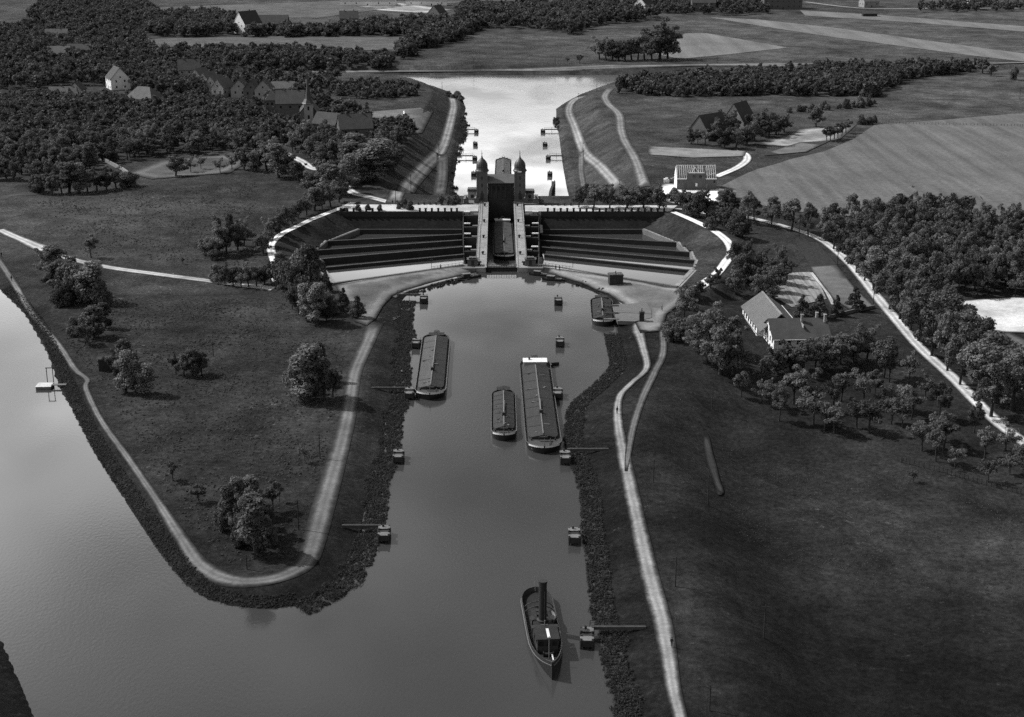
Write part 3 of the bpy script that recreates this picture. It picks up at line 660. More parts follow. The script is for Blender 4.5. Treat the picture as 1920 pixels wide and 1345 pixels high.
mb = MB(); mb.quad((-5.1, 1.2, -6.6), (5.1, 1.2, -6.6), (5.1, 102, -6.6), (-5.1, 102, -6.6)); mb.build('chamber_water', 'water', lock)

# savings basins
def wallseg(mb, a, b, th, z0, za, zb):
    a = np.array(a); b = np.array(b); d = (b-a)/np.linalg.norm(b-a); n = np.array((-d[1], d[0]))*th/2
    mb.prism([tuple(a-n), tuple(b-n), tuple(b+n), tuple(a+n)], z0, [za, zb, zb, za])
for side, B0, B1, wet in (('left', BL0, BL1, (1, 0, 1, 1, 1)), ('right', BR0, BR1, (1, 1, 1, 1, 1))):
    bs = thing('savings_basins', f'stepped stone savings basins on the {side} side of the lock', 'savings basins', (float(B0[0][0]), float(B0[0][1]), 0))
    ox, oy = float(B0[0][0]), float(B0[0][1])
    R_ = lambda p: (float(p[0])-ox, float(p[1])-oy)
    mb = MB(); wallseg(mb, R_(B0[0]), R_(B1[0]), .9, -4, 1.85, 1.85); mb.build('front_wall', 'stone', bs)
    for k in range(1, 6):
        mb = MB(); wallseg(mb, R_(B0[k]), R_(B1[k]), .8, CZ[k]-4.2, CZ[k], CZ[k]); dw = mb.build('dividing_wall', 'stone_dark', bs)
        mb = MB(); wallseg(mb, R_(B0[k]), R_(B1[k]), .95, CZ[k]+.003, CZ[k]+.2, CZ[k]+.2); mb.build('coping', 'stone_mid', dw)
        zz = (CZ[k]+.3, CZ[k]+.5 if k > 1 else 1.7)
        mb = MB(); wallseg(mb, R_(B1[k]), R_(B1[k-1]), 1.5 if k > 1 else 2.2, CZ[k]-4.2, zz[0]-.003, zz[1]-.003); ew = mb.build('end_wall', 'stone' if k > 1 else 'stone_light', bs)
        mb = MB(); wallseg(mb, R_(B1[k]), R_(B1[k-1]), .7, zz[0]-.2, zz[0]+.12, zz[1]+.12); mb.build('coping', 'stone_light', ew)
        zw = CZ[k]-{1: .8, 2: 1.0 if side == 'right' else 2.0, 3: 1.5, 4: 1.5, 5: 1.5}[k]
        mb = MB(); mb.quad(*[(*R_(p), zw) for p in ((B0[k-1], B1[k-1], B1[k], B0[k]) if side == 'right' else (B1[k-1], B0[k-1], B0[k], B1[k]))])
        mb.build('basin_water' if wet[k-1] else 'basin_floor', 'water' if wet[k-1] else 'stone_dark', bs)
    # bank up to the road and its parapet wall
    sg = -1 if side == 'left' else 1
    y0, y1 = B1[5][1]+.4, 549.2
    xa = float(B0[5][0]); xb = float(at(1262 if sg > 0 else 624, 405, -.2)[0])
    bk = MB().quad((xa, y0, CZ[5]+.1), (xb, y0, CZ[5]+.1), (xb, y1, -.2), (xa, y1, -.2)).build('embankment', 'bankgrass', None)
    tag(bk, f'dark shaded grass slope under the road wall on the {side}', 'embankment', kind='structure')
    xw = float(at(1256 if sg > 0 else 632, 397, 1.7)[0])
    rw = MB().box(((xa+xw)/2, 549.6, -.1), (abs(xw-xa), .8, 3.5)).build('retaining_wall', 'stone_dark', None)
    tag(rw, f'dark stone retaining wall carrying the road above the {side} basins', 'retaining wall')
    xr = float(at(1256 if sg > 0 else 655, 397, 1.7)[0])
    yb = 560.5 if sg > 0 else 562
    rd = MB().prism([(xa-sg*6, 550.0), (xr, 550.0), (xr+sg*4, yb), (xa-sg*6, yb)], -4, 1.72).build('road', pmat(.5, .1), None)
    tag(rd, f'white road along the top of the {side} retaining wall', 'road', kind='structure')
    # railing with posts
    pr = thing('parapet_railing', f'road railing with dark stone posts on the {side} retaining wall', 'railing', (0, 549.6, 1.65), 0)
    xs = [at(x, 396, 1.65)[0] for x in (np.arange(1027, 1250, 12.1) if sg > 0 else [787.5,798.5,810,822,834.5,846.5,857] + list(np.arange(640, 720, 11.8)))]
    pp = MB().box((0, 0, .6), (.75, .7, 1.2)).box((0, 0, 1.26), (.95, .9, .14)).build('post', 'stone_dark', pr); pp.location = (xs[0], 0, 0)
    for x in xs[1:]:
        c = pp.copy(); COL.objects.link(c); c.location = (x, 0, 0)
    if sg > 0: MB().box(((xs[0]+xs[-1])/2, 0, .95), (xs[-1]-xs[0], .06, .07)).box(((xs[0]+xs[-1])/2, 0, .5), (xs[-1]-xs[0], .05, .05)).build('rail', 'iron', pr)
    else:
        for a, b in ((xs[0], xs[6]), (xs[7], xs[-1])): MB().box(((a+b)/2, 0, .95), (abs(b-a), .06, .07)).build('rail', 'iron', pr)
    br = thing('parapet_railing', f'low back railing of the lock road on the {side} beside the tower', 'railing', (0, yb-.4, 1.7), 0)
    xs = [at(x, 383, 1.65)[0] for x in ((1022, 1034, 1046, 1058, 1070) if sg > 0 else (862, 851, 840, 829, 818, 807, 796, 785, 774))]
    pp = MB().box((0, 0, .5), (.6, .6, 1.0)).build('post', 'stone_dark', br); pp.location = (xs[0], 0, 0)
    for x in xs[1:]:
        c = pp.copy(); COL.objects.link(c); c.location = (x, 0, 0)
    MB().box(((xs[0]+xs[-1])/2, 0, .85), (abs(xs[-1]-xs[0]), .06, .07)).build('rail', 'iron', br)
    # iron railing on the quay by the front wall
    q0 = np.array(B0[0]); q1 = np.array(B1[0]); d = (q1-q0); Ld = np.linalg.norm(d); d /= Ld
    fr = thing('quay_railing', f'thin iron railing on the front wall of the {side} basins near the lock', 'railing', (q0[0], q0[1]-.9, 1.6), math.atan2(d[1], d[0]))
    n = 9
    pp = MB().tube((0, 0, 0), (0, 0, 1.15), .05, n=6).build('post', 'iron', fr)
    for k in range(1, n):
        c = pp.copy(); COL.objects.link(c); c.location = (k*1.3, 0, 0)
    MB().box((n*.6, 0, 1.15), (n*1.3, .06, .06)).box((n*.6, 0, .6), (n*1.3, .05, .05)).build('rail', 'iron', fr)
    cap = MB().tube((0, 0, 0), (0, 0, 2.6), .07).box((0, 0, 2.75), (.8, .15, .7)).build('signal_post', 'iron', None)
    cap.location = (*at(1074 if sg > 0 else 809, 502 if sg > 0 else 504, 1.6), 1.6)
    tag(cap, f'small signal post at the end of the {side} quay railing', 'signal post')
# ------------------------------------------------------------------ vessels
def outline(L, W_, n=28, bow=.95, stern=.7, pb=2.3, ps=2.6, eb=1/1.7):
    """half-breadth along the hull, x from the stern (-L/2) to the bow (+L/2)"""
    xs = []; lb = W_*bow; ls = W_*stern
    for k in range(10): t = 1-math.cos(k/9*PI/2); xs.append(-L/2+ls*t)
    xs += list(np.linspace(-L/2+ls, L/2-lb, 9)[1:-1])
    for k in range(12): t = math.sin(k/11*PI/2); xs.append(L/2-lb+lb*t)
    hb = []
    for x in xs:
        u = min(1, max(0, (x-(L/2-lb))/lb)); v = min(1, max(0, ((-L/2+ls)-x)/ls))
        hb.append(max(.12, W_/2*(1-u**pb)**eb*(1-v**ps)**(1/1.9)))
    return xs, hb
def hull(parent, L, W_, fb, sheer_b, sheer_s, m='hull', bow=.95, stern=.7, pb=2.3, ps=2.6, bulw=.45, deckm='deck', rail='paint_grey', flare=.94, eb=1/1.7, sunlit_bow_band=0):
    xs, hb = outline(L, W_, bow=bow, stern=stern, pb=pb, ps=ps, eb=eb)
    top = []
    for x in xs:
        u = max(0, (x-(L/2-W_*1.8))/(W_*1.8)); v = max(0, ((-L/2+W_*1.5)-x)/(W_*1.5)); top.append(fb+sheer_b*u*u+sheer_s*v*v)
    def ring(sc_, zf, shift=0.0):
        R = [(x*(1 if abs(x) < L/2*.8 else 1-shift), h*sc_, zf(i)) for i, (x, h) in enumerate(zip(xs, hb))]
        return R+[(x, -y, z) for x, y, z in R[::-1]]
    rows = [ring(.86, lambda i: -1.2, .02), ring(flare, lambda i: .0, .008), ring(1.0, lambda i: top[i]*.75), ring(1.0, lambda i: top[i]),
            ]
    mb = MB(); mb.grid([r+[r[0]] for r in rows]); h = mb.build('hull', m, parent, smooth=False)
    # rubbing strake + bulwark cap
    def inn(d, z): return [(x*(1-d/L*2*(abs(x)/(L/2))**6), math.copysign(max(abs(y)-d, .03), y), z(k if k < len(xs) else 2*len(xs)-1-k)) for k, (x, y, _) in enumerate(rows[3])]
    mb = MB(); o = rows[3]; i1 = inn(.15, lambda k: top[k]+.02); o2 = [(x, y, z+.02) for x, y, z in o]
    mb.grid([r+[r[0]] for r in (o, o2, i1, inn(.28, lambda k: top[k]-bulw))]); mb.build('gunwale', rail, h)
    fr_ = [k for k in range(len(xs)) if xs[k] > L/2-W_*.55*sunlit_bow_band]
    if sunlit_bow_band and len(fr_) > 2:
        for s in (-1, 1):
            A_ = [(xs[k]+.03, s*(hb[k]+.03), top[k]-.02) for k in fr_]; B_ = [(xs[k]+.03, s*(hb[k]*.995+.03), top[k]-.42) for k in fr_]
            (MB().grid([A_, B_]) if s > 0 else MB().grid([B_, A_])).build('sunlit_bow_band', 'paint_white', h)  # white strip paints the sunlit look onto the upper bow plating
    dk = inn(.28, lambda k: top[k]-bulw); n = len(xs); mb = MB()
    for k in range(n-1): mb.quad(dk[k], dk[k+1], dk[2*n-2-k], dk[2*n-1-k])
    for f in range(len(mb.f)): pass
    mb.build('deck', deckm, parent)
    return h, xs, hb, top
def barge(name, label, stern_px, bow_px, W_, z=0, hatch='hatch', hatch2=None, white_cabin=False, fb=1.2, hx=(.12, .115), extra=True, rail='hull_grey'):
    a = np.array(at(*stern_px)); b = np.array(at(*bow_px)); L = float(np.linalg.norm(b-a)); c = (a+b)/2
    t = thing(name, label, 'barge', (c[0], c[1], z), math.atan2(b[1]-a[1], b[0]-a[0]))
    h, xs, hb, top = hull(t, L, W_, fb, .7, .5, rail=rail, bow=.62, stern=.6, sunlit_bow_band=.62)
    x0, x1 = -L/2+L*hx[0], L/2-L*hx[1]-1.2; zb = fb-.45; w = W_*.415
    # hatch covers: a long low double slope with coaming, ridge board and thwart battens
    mb = MB(); ends = 4
    def sec(x, k=1.0): return [(x, -w*k, zb), (x, -w*k, zb+.75), (x, 0, zb+1.35), (x, w*k, zb+.75), (x, w*k, zb)]
    R = [sec(x0, .9), sec(x0+1.2), sec(x1-1.8), sec(x1-.6, .93), sec(x1, .8)]
    half = MB(); half.grid([[r[2], r[3], r[4]] for r in R]); half.quad(R[0][4], R[0][3], R[0][2], (x0, 0, zb)); half.quad(R[-1][2], R[-1][3], R[-1][4], (x1, 0, zb))
    other = MB(); other.grid([[r[0], r[1], r[2]] for r in R]); other.quad(R[0][2], R[0][1], R[0][0], (x0, 0, zb)); other.quad(R[-1][0], R[-1][1], R[-1][2], (x1, 0, zb))
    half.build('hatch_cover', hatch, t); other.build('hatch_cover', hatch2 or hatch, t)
    mb = MB(); mb.box(((x0+x1)/2, 0, zb+1.4), (x1-x0-1.5, .24, .14)); rb = mb.build('ridge_board', 'timber', t)
    for k in range(1, 8):
        x = x0+(x1-x0)*k/8
        for s in (-1, 1):
            if random.random() < .8:
                MB().quad((x-.09, s*w*.98, zb+.83), (x+.09, s*w*.98, zb+.83), (x+.09, s*.2, zb+1.42), (x-.09, s*.2, zb+1.42)).build('batten', 'timber_dark', t)
    # mast lowered on the ridge, with its tabernacle
    mx = x1-(x1-x0)*.28
    MB().tube((mx, .0, zb+1.65), (mx-9, .15, zb+1.75), .16, .09).build('lowered_mast', 'timber', t)
    MB().box((mx, 0, zb+1.5), (.7, .7, 1.3)).build('mast_case', 'iron', t)
    for k in range(9):      # gear lying about on hatches and decks
        gx = random.uniform(x0+1, x1-1); gy = random.choice((-1, 1))*random.uniform(.1, .75)*w
        MB().box((gx, gy, zb+1.36-abs(gy)/w*.6), (random.uniform(.3, 1.6), random.uniform(.15, .5), .22), random.uniform(0, 3)).build('deck_gear', random.choice(('timber_dark', 'iron', 'timber', 'paint_grey')), t)
    for k in range(4):
        MB().lathe((x1+random.uniform(.2, 1.2), random.uniform(-.7, .7)*w, zb), [(.45, 0), (.5, .12), (.3, .2), (.28, .05)], 10).build('rope_coil', 'timber', t)
    # bow gear
    wz = top[-6]-.45
    wl = MB().tube((x1+1.3, -.9, wz+.6), (x1+1.3, .9, wz+.6), .33, n=10); wl.box((x1+1.3, -.95, wz+.5), (.5, .14, 1.0)).box((x1+1.3, .95, wz+.5), (.5, .14, 1.0)); wl.build('windlass', 'iron', t)
    for s in (-1, 1):
        for x in (x1+.7, -L/2+2.2):
            MB().tube((x, s*W_*.33, zb), (x, s*W_*.33, zb+.75), .16).build('bollard', 'iron', t)
    MB().tube((L/2-1.0, 0, wz), (L/2-.9, 0, wz+1.9), .06).build('jack_staff', 'timber', t)
    # stern gear
    if white_cabin:
        cx = x0-2.6
        cb = MB().box((cx, 0, zb+.75), (3.0, W_*.72, 1.5)).build('cabin', 'wallgrey', t)
        MB().box((cx, 0, zb+1.56), (3.5, W_*.78, .14)).build('cabin_roof', 'paint_white', cb)
        MB().box((cx-.4, -W_*.18, zb+1.9), (.5, .5, .6)).build('skylight', 'iron', cb)
    else:
        cx = x0-1.7
        cb = MB().box((cx, 0, zb+.55), (2.2, W_*.5, 1.1)).build('cabin', 'timber_dark', t)
        MB().box((cx, 0, zb+1.16), (2.5, W_*.56, .1)).build('cabin_roof', 'hatch_dark', cb)
        MB().box((cx-1.3, W_*.2, zb+.5), (.6, .8, .7)).build('locker', 'paint_white', t)
    wz2 = zb+.2
    MB().box((-L/2-1.0, 0, .6), (2.6, .22, 2.2)).build('rudder', 'timber_dark', t)
    MB().box((-L/2-.9, 0, 1.8), (1.9, 1.6, .16)).tube((-L/2+.4, 0, 1.9), (-L/2+1.0, 0, 2.3), .06).build('rudder_platform', 'timber_dark', t)
    mb = MB()
    for k in range(10):
        a_ = 2*PI*k/10; b_ = 2*PI*(k+1)/10
        mb.tube((-L/2+1.3, .8*math.cos(a_), zb+1.5+.8*math.sin(a_)), (-L/2+1.3, .8*math.cos(b_), zb+1.5+.8*math.sin(b_)), .06, n=5)
    mb.build('steering_wheel', 'timber', t)
    MB().tube((x1+.9, W_*.2, wz+.15), (L/2-.3, W_*.12, wz+.25), .12).build('anchor', 'iron', t)
    return t, L
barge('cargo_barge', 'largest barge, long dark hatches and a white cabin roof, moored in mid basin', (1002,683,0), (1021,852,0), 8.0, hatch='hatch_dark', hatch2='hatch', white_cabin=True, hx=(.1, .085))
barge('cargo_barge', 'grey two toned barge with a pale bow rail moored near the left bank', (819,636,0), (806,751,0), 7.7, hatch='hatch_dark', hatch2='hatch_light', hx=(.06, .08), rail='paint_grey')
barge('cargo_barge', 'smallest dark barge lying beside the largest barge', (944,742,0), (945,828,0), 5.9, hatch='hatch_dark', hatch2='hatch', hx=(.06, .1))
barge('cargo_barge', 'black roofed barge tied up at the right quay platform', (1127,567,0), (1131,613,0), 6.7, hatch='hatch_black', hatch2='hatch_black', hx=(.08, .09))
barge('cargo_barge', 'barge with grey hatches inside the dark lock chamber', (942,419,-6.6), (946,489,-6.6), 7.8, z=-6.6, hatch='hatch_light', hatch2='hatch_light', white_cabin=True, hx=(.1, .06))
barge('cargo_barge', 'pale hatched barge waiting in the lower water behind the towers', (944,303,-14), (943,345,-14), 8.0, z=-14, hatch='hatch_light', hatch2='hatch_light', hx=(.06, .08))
# steam tug
a = np.array(at(1003,1117,0)); b = np.array(at(1036,1276,0)); L = float(np.linalg.norm(b-a)); c = (a+b)/2; TW = 5.5
tug = thing('steam_tug', 'black steam tug with tall funnel heading towards the lower edge', 'tug', (c[0], c[1], 0), math.atan2(b[1]-a[1], b[0]-a[0]))
h, xs, hb, top = hull(tug, L, TW, 1.3, 1.9, .5, bow=2.3, stern=.8, pb=1.9, ps=2.4, bulw=.8, rail='hull_grey', m='hull', flare=.9, deckm='tugdeck', eb=1.0)
def ring_strip(dz, m, nm, w_=.12):
    mb = MB()
    for s in (-1, 1):
        P0 = [(x, s*(y*1.0+.02), t-dz) for x, y, t in zip(xs, hb, top)]; P1 = [(x, s*(y+w_), t-dz-.05) for x, y, t in zip(xs, hb, top)]; P2 = [(x, s*(y+.0), t-dz-.25) for x, y, t in zip(xs, hb, top)]
        mb.grid([P0, P1, P2] if s > 0 else [P2, P1, P0])
    mb.build(nm, m, h)
ring_strip(.55, 'paint_grey', 'rubbing_strake')
zd = .65
eh = MB().box((-1.5, 0, zd+.65), (8.4, 2.9, 1.3)).box((-1.5, 0, zd+1.34), (8.7, 3.2, .1)).build('engine_casing', 'tugdeck', tug)
for x in (-4.6, -3.4): MB().prism([(x-.45, -.8), (x+.45, -.8), (x+.45, .8), (x-.45, .8)], zd+1.39, [1.75+zd]*4).build('skylight', 'glass', eh)
fu = MB().lathe((-1.3, 0, zd+1.2), [(.95, 0), (.95, .5), (.68, .6), (.68, 7.2), (.74, 7.22), (.74, 7.6), (.55, 7.6)], 18).build('funnel', 'iron', tug, smooth=False)
MB().tube((-.4, .25, zd+1.3), (-.4, .25, zd+7.2), .09).build('steam_pipe', 'iron', fu)
for x, y in ((-2.0, -1.7), (-2.0, 1.7), (1.6, -1.6), (1.6, 1.6)):
    MB().tube((x, y, zd), (x, y, zd+1.5), .17).tube((x, y, zd+1.5), (x+.35, y, zd+1.85), .3, .42).build('ventilator', 'paint_grey', tug)
wh = MB().box((5.3, 0, zd+1.3), (4.0, 3.4, 2.6)).build('deckhouse', 'timber_dark', tug)
MB().box((5.3, 0, zd+2.67), (4.5, 3.9, .14)).build('deckhouse_roof', 'tugdeck', wh)
for y in (-1.1, 0, 1.1): MB().box((7.32, y, zd+1.8), (.06, .8, .8)).build('window', 'glass', wh)
for s in (-1, 1): MB().box((5.3, s*1.72, zd+1.8), (2.6, .06, .7)).build('window', 'glass', wh)
MB().box((5.6, .2, zd+2.8), (3.0, .45, .1)).build('awning_spar', 'paint_white', wh)
MB().box((2.4, 0, zd+2.3), (1.1, 4.4, .16)).tube((2.4, -2.1, zd), (2.4, -2.1, zd+2.3), .07).tube((2.4, 2.1, zd), (2.4, 2.1, zd+2.3), .07).build('bridge_deck', 'timber_dark', tug)
MB().tube((2.0, -.6, zd+2.4), (2.0, .6, zd+2.4), .09).tube((2.3, 0, zd+2.4), (2.3, 0, zd+3.4), .1).build('wheel_stand', 'timber', tug)
MB().tube((9.4, 0, zd+.1), (9.2, 0, zd+4.2), .09, .05).build('mast', 'timber', tug)
MB().tube((8.4, -.7, zd+.5), (8.4, .7, zd+.5), .3).box((8.4, -.8, zd+.45), (.5, .12, .9)).box((8.4, .8, zd+.45), (.5, .12, .9)).build('windlass', 'iron', tug)
MB().box((10.2, .5, zd+.9), (1.8, .2, .12)).build('anchor_davit', 'paint_white', tug)
for x in (-6.5, -8.2):
    mb = MB(); pts = [(x, 2.5*math.cos(t), zd+.2+1.3*math.sin(t)) for t in np.linspace(0, PI, 10)]
    for p, q in zip(pts, pts[1:]): mb.tube(p, q, .08, n=6)
    mb.build('towing_beam', 'iron', tug)
MB().tube((-7.2, 0, zd), (-7.2, 0, zd+1.0), .28).box((-7.2, 0, zd+1.05), (.3, 1.6, .2)).build('towing_bollard', 'iron', tug)
MB().tube((-L/2+.6, 0, zd+.5), (-L/2-.2, 0, zd+3.0), .05).build('ensign_staff', 'timber', tug)
mb = MB(); mb.grid([[(-3.0+x*1.9, 1.75+y*.62*(1-x*x*.7), zd+1.0+.5*abs(y)) for y in (-1, -.5, 0, .5, 1)] for x in (-1, -.6, 0, .6, 1)]); mb.build('lifeboat', 'paint_grey', tug)
# skiffs and work boats
def skiff(px, py, z, ln, w, rz, label, m='timber_dark', cabin=False):
    p = at(px, py, z); t = thing('rowing_boat' if not cabin else 'work_boat', label, 'boat', (p[0], p[1], z), rz)
    mb = MB(); st = np.linspace(-1, 1, 9); hw = [w/2*(1-abs(u)**2.6*.85 if u > 0 else 1-abs(u)**4*.4) for u in st]
    rows = [[(u*ln/2, -b_, .5+.15*u*u), (u*ln/2*.97, -b_*.7, -.1), (u*ln/2*.97, b_*.7, -.1), (u*ln/2, b_, .5+.15*u*u), (u*ln/2*.97, b_*.85, .45), (u*ln/2*.94, b_*.6, .05), (u*ln/2*.94, -b_*.6, .05), (u*ln/2*.97, -b_*.85, .45), (u*ln/2, -b_, .5+.15*u*u)] for u, b_ in zip(st, hw)]
    mb.grid(rows); mb.quad(*rows[0][:4]); mb.build('hull', m, t)
    for u in (-.4, .15): MB().box((u*ln/2, 0, .38), (.3, w*.75, .06)).build('thwart', 'timber', t)
    if cabin:
        MB().box((-ln*.12, 0, .9), (ln*.3, w*.6, 1.0)).build('cabin', 'timber_dark', t); MB().box((-ln*.12, 0, 1.45), (ln*.34, w*.7, .1)).build('cabin_roof', 'timber', t)
        MB().tube((ln*.2, 0, .4), (ln*.2, 0, 2.0), .08).build('post', 'iron', t)
        MB().box((ln*.25, 0, .5), (ln*.2, w*.5, .5)).build('cargo_box', 'paint_grey', t)
    return t
skiff(1030, 686, 0, 5.5, 1.5, .35, 'small dinghy tied to the stern of the largest barge')
skiff(880, 521, 0, 8, 2.2, .35, 'cluttered work boat moored under the left quay near the gate', cabin=True)
skiff(850, 528, 0, 5, 1.7, .4, 'small boat moored left of the cluttered work boat')
skiff(1012, 517, 0, 7, 2.0, -.35, 'open work boat moored close to the right gate pier', cabin=True)
skiff(1038, 526, 0, 7.5, 2.3, -.3, 'dark work boat farthest along the right quay from the gate', cabin=True)
skiff(740, 600, 0, 4, 1.4, 1.2, 'small boat drawn up under the left bank', m='timber')
skiff(872, 236, -14, 6, 2, .1, 'small boat by the left shore of the lower water')

# mooring dolphins with their footbridges
def dolphin(px, py, z, label, group, small=False):
    p = at(px, py, z); t = thing('mooring_dolphin', label, 'dolphin', (p[0], p[1]+1.6, z), random.uniform(-.05, .05), group); t.scale = (1, .95, .62)
    for y in (-1.65, 1.65):
        b_ = MB().box((0, y, 1.55), (2.1, 1.45, 1.9)).build('timber_crib', 'timber_dark', t)
        MB().box((0, y, 2.58), (2.25, 1.65, .16)).build('deck', 'timber', b_)
    for x in (-1.0, 1.0):
        for y in (-2.3, -.8, .8, 2.3): MB().tube((x, y, -2), (x*.94, y, 3.0 if y < 0 else 2.75), .19, n=7).build('pile', 'timber_dark', t)
    MB().box((0, 0, 2.2), (1.7, 1.9, .14)).build('gangway_deck', 'timber_dark', t)
    MB().box((1.2, 0, 1.6), (.14, 5.0, .3)).box((1.2, 0, .8), (.14, 5.0, .3)).build('fender', 'timber_dark', t)
    MB().tube((-.2, 1.8, 2.66), (-.2, 1.8, 3.5), .2, n=8).build('bollard', 'iron', t)
    return t
DOL = [(794,569,'under the left quay, reached by the first footbridge'),(780,653,'at the stern of the left barge'),(767,748,'touching the bow of the left barge'),(746,868,'standing free below the left barge'),(719,1016,'beside the tip of the land spit'),
 (1047,572,'farthest up the right row near the lock'),(1050,650,'right of the stern of the largest barge, standing clear'),(1046,748,'amidships of the largest barge'),(1060,870,'at the bow of the largest barge'),(1077,1020,'standing free between largest barge and tug'),(1101,1214,'right of the steam tug')]
for x, y, l in DOL: dolphin(x, y, 0, 'dark timber mooring dolphin '+l, 'mooring dolphins of the upper basin')
for x, y, l in [(893,250,'farthest of the left row'),(891,274,'second from the far end of the left row'),(890,301,'at the third place of the left row'),(888,331,'nearest the left tower'),(1018,250,'farthest of the right row'),(1022,275,'second from the far end of the right row'),(1028,300,'at the third place of the right row'),(1031,331,'nearest the right tower')]:
    dolphin(x, y, -14, 'timber dolphin in the lower water, '+l, 'mooring dolphins of the lower water')
def footbridge(px0, px1, py, z, label, hgt=1.45, steps=0):
    a_ = at(px0, py, z); b_ = at(px1, py, z); y0 = a_[1]+1.6
    t = thing('footbridge', label, 'footbridge', (a_[0], y0, z), math.atan2(b_[1]-a_[1], b_[0]-a_[0]), 'footbridges to the mooring dolphins')
    Ln = float(np.hypot(*(b_-a_)))
    MB().box((Ln/2, 0, hgt), (Ln, .6, .12)).box((Ln/2, .27, hgt-.25), (Ln, .14, .4)).box((Ln/2, -.27, hgt-.25), (Ln, .14, .4)).build('deck', 'deck', t)
    for k in range(max(2, int(Ln/4))+1):
        x = Ln*k/max(2, int(Ln/4))
        MB().tube((x, .3, -1.5), (x, .3, hgt+.95), .07, n=6).build('post', 'timber_dark', t)
    MB().box((Ln/2, .3, hgt+.95), (Ln, .06, .08)).box((Ln/2, .3, hgt+.5), (Ln, .05, .06)).build('railing', 'timber_dark', t)
    return t
for a_ in ((744, 789, 563, 0, 'first footbridge below the left quay near the lock'), (696, 762, 741, 0, 'footbridge from the left bank to the bow of the left barge'), (640, 714, 1004, 0, 'long footbridge at the tip of the land spit'),
           (1064, 1142, 858, 0, 'footbridge from the right bank to the bow of the largest barge'), (1107, 1212, 1198, 0, 'nearest footbridge, right of the steam tug'),
           (866, 890, 248, -14, 'far left footbridge of the lower water'), (860, 887, 298, -14, 'near left footbridge of the lower water'), (1021, 1048, 248, -14, 'far right footbridge of the lower water'), (1031, 1056, 298, -14, 'near right footbridge of the lower water')):
    footbridge(*a_)
# curved timber guide wall in the lower water
gw = thing('guide_wall', 'curved dark timber guide wall in the lower water right of the tower', 'guide wall', (0, 0, -14))
C_g = catmull([at(1040,384,-11), at(1032,372,-11), at(1033,358,-11), at(1038,345,-11), at(1037,340,-11)], 1.4)
mb = MB(); mb.grid([[(p[0]-.7, p[1], 1.2), (p[0]-.7, p[1], 3.0), (p[0]+.7, p[1], 3.0), (p[0]+.7, p[1], 1.2)] for p in C_g]); mb.build('deck', 'timber_dark', gw)
for p in C_g[::2]: MB().tube((p[0]+.6, p[1], -2), (p[0]+.6, p[1], 3.6), .2, n=7).build('pile', 'timber_dark', gw)
# landing stage with gantry on the left branch
p = at(84, 727, 0); ls_ = thing('landing_stage', 'pale floating landing stage with a small gantry on the left branch', 'landing stage', (p[0], p[1], 0), 0.05)
MB().box((0, 0, .25), (3.6, 3.2, .9)).build('pontoon', 'timber', ls_); MB().box((0, 0, .73), (3.8, 3.4, .08)).build('deck', 'timber_light', ls_)
mb = MB()
for x in (.2, 1.7): mb.tube((x, 2.2, 0), (x, 2.2, 4.4), .1)
mb.box((.95, 2.2, 4.4), (1.9, .18, .18)); mb.build('gantry', 'timber_dark', ls_)
mb = MB(); mb.box((3.6, -.2, .8), (3.6, 1.1, .12)); mb.build('gangway', 'timber', ls_)

# quay platform of timber by the moored barge, with two gangways
Pq = [(1158,602),(1153,590),(1148,571),(1212,568),(1221,581),(1222,596),(1190,603)]
W_q = [at(x, y, 1.9) for x, y in Pq]; o_ = W_q[0]
qp = thing('timber_platform', 'grey plank platform on the right quay beside the moored barge', 'platform', (o_[0], o_[1], 0))
MB().prism([tuple(w_-o_) for w_ in W_q], .9, 1.93).build('deck', 'platform', qp)
mb = MB(); q0, q1 = at(1150,585,2)-o_, at(1222,588,2)-o_; d_ = q1-q0; mb.box((*(q0+d_/2), 1.98), (np.hypot(*d_), .3, .1), math.atan2(d_[1], d_[0])); mb.build('kerb_beam', 'timber', qp)
for y in (576, 590, 601):
    g = at(1150, y, 1.6); t = thing('gangway', {576: 'upper plank gangway from the quay platform to the moored barge', 590: 'middle plank gangway from the quay platform to the moored barge', 601: 'lowest plank gangway at the end of the quay platform'}[y], 'gangway', (g[0], g[1], 1.75))
    MB().box((-.6, 0, .3), (4.2, .9, .1)).build('planks', 'timber_dark' if y != 601 else 'timber', t); MB().box((-.6, .42, .4), (4.2, .08, .12)).build('edge_board', 'timber', t)

# small huts on the quay
def hut(px, py, w, d, h, label, roof='slate', wall='timber_dark', chim=True, rz=.12, name='hut'):
    x, y, z = on(px, py); t = thing(name, label, 'hut', (x, y, z), rz)
    wl_ = MB().box((0, 0, h/2), (w, d, h)).build('wall', wall, t)
    rf = MB().prism([(-w/2-.2, -d/2-.2), (w/2+.2, -d/2-.2), (w/2+.2, d/2+.2), (-w/2-.2, d/2+.2)], h, h+.15).prism([(-w/2, -d/2), (w/2, -d/2), (w/2, d/2), (-w/2, d/2)], h+.153, h+.4).build('roof', roof, t)
    if chim: MB().tube((0, 0, h+.4), (0, 0, h+1.2), .14).build('chimney', 'iron', rf)
    MB().box((w*.1, -d/2-.03, h*.45), (.8, .05, h*.8)).build('door', 'iron', t)
    return t
hut(1154, 533, 4.2, 3.0, 3.0, 'dark square watch hut on the right quay beside the nearest basin')
hut(1203, 603, 1.3, 1.3, 2.6, 'narrow dark kiosk at the end of the quay platform', rz=0)
hut(198, 693, 3.4, 2.6, 2.8, 'dark shed half hidden by bushes on the land spit', roof='timber_dark', rz=.3, chim=False, name='shed')

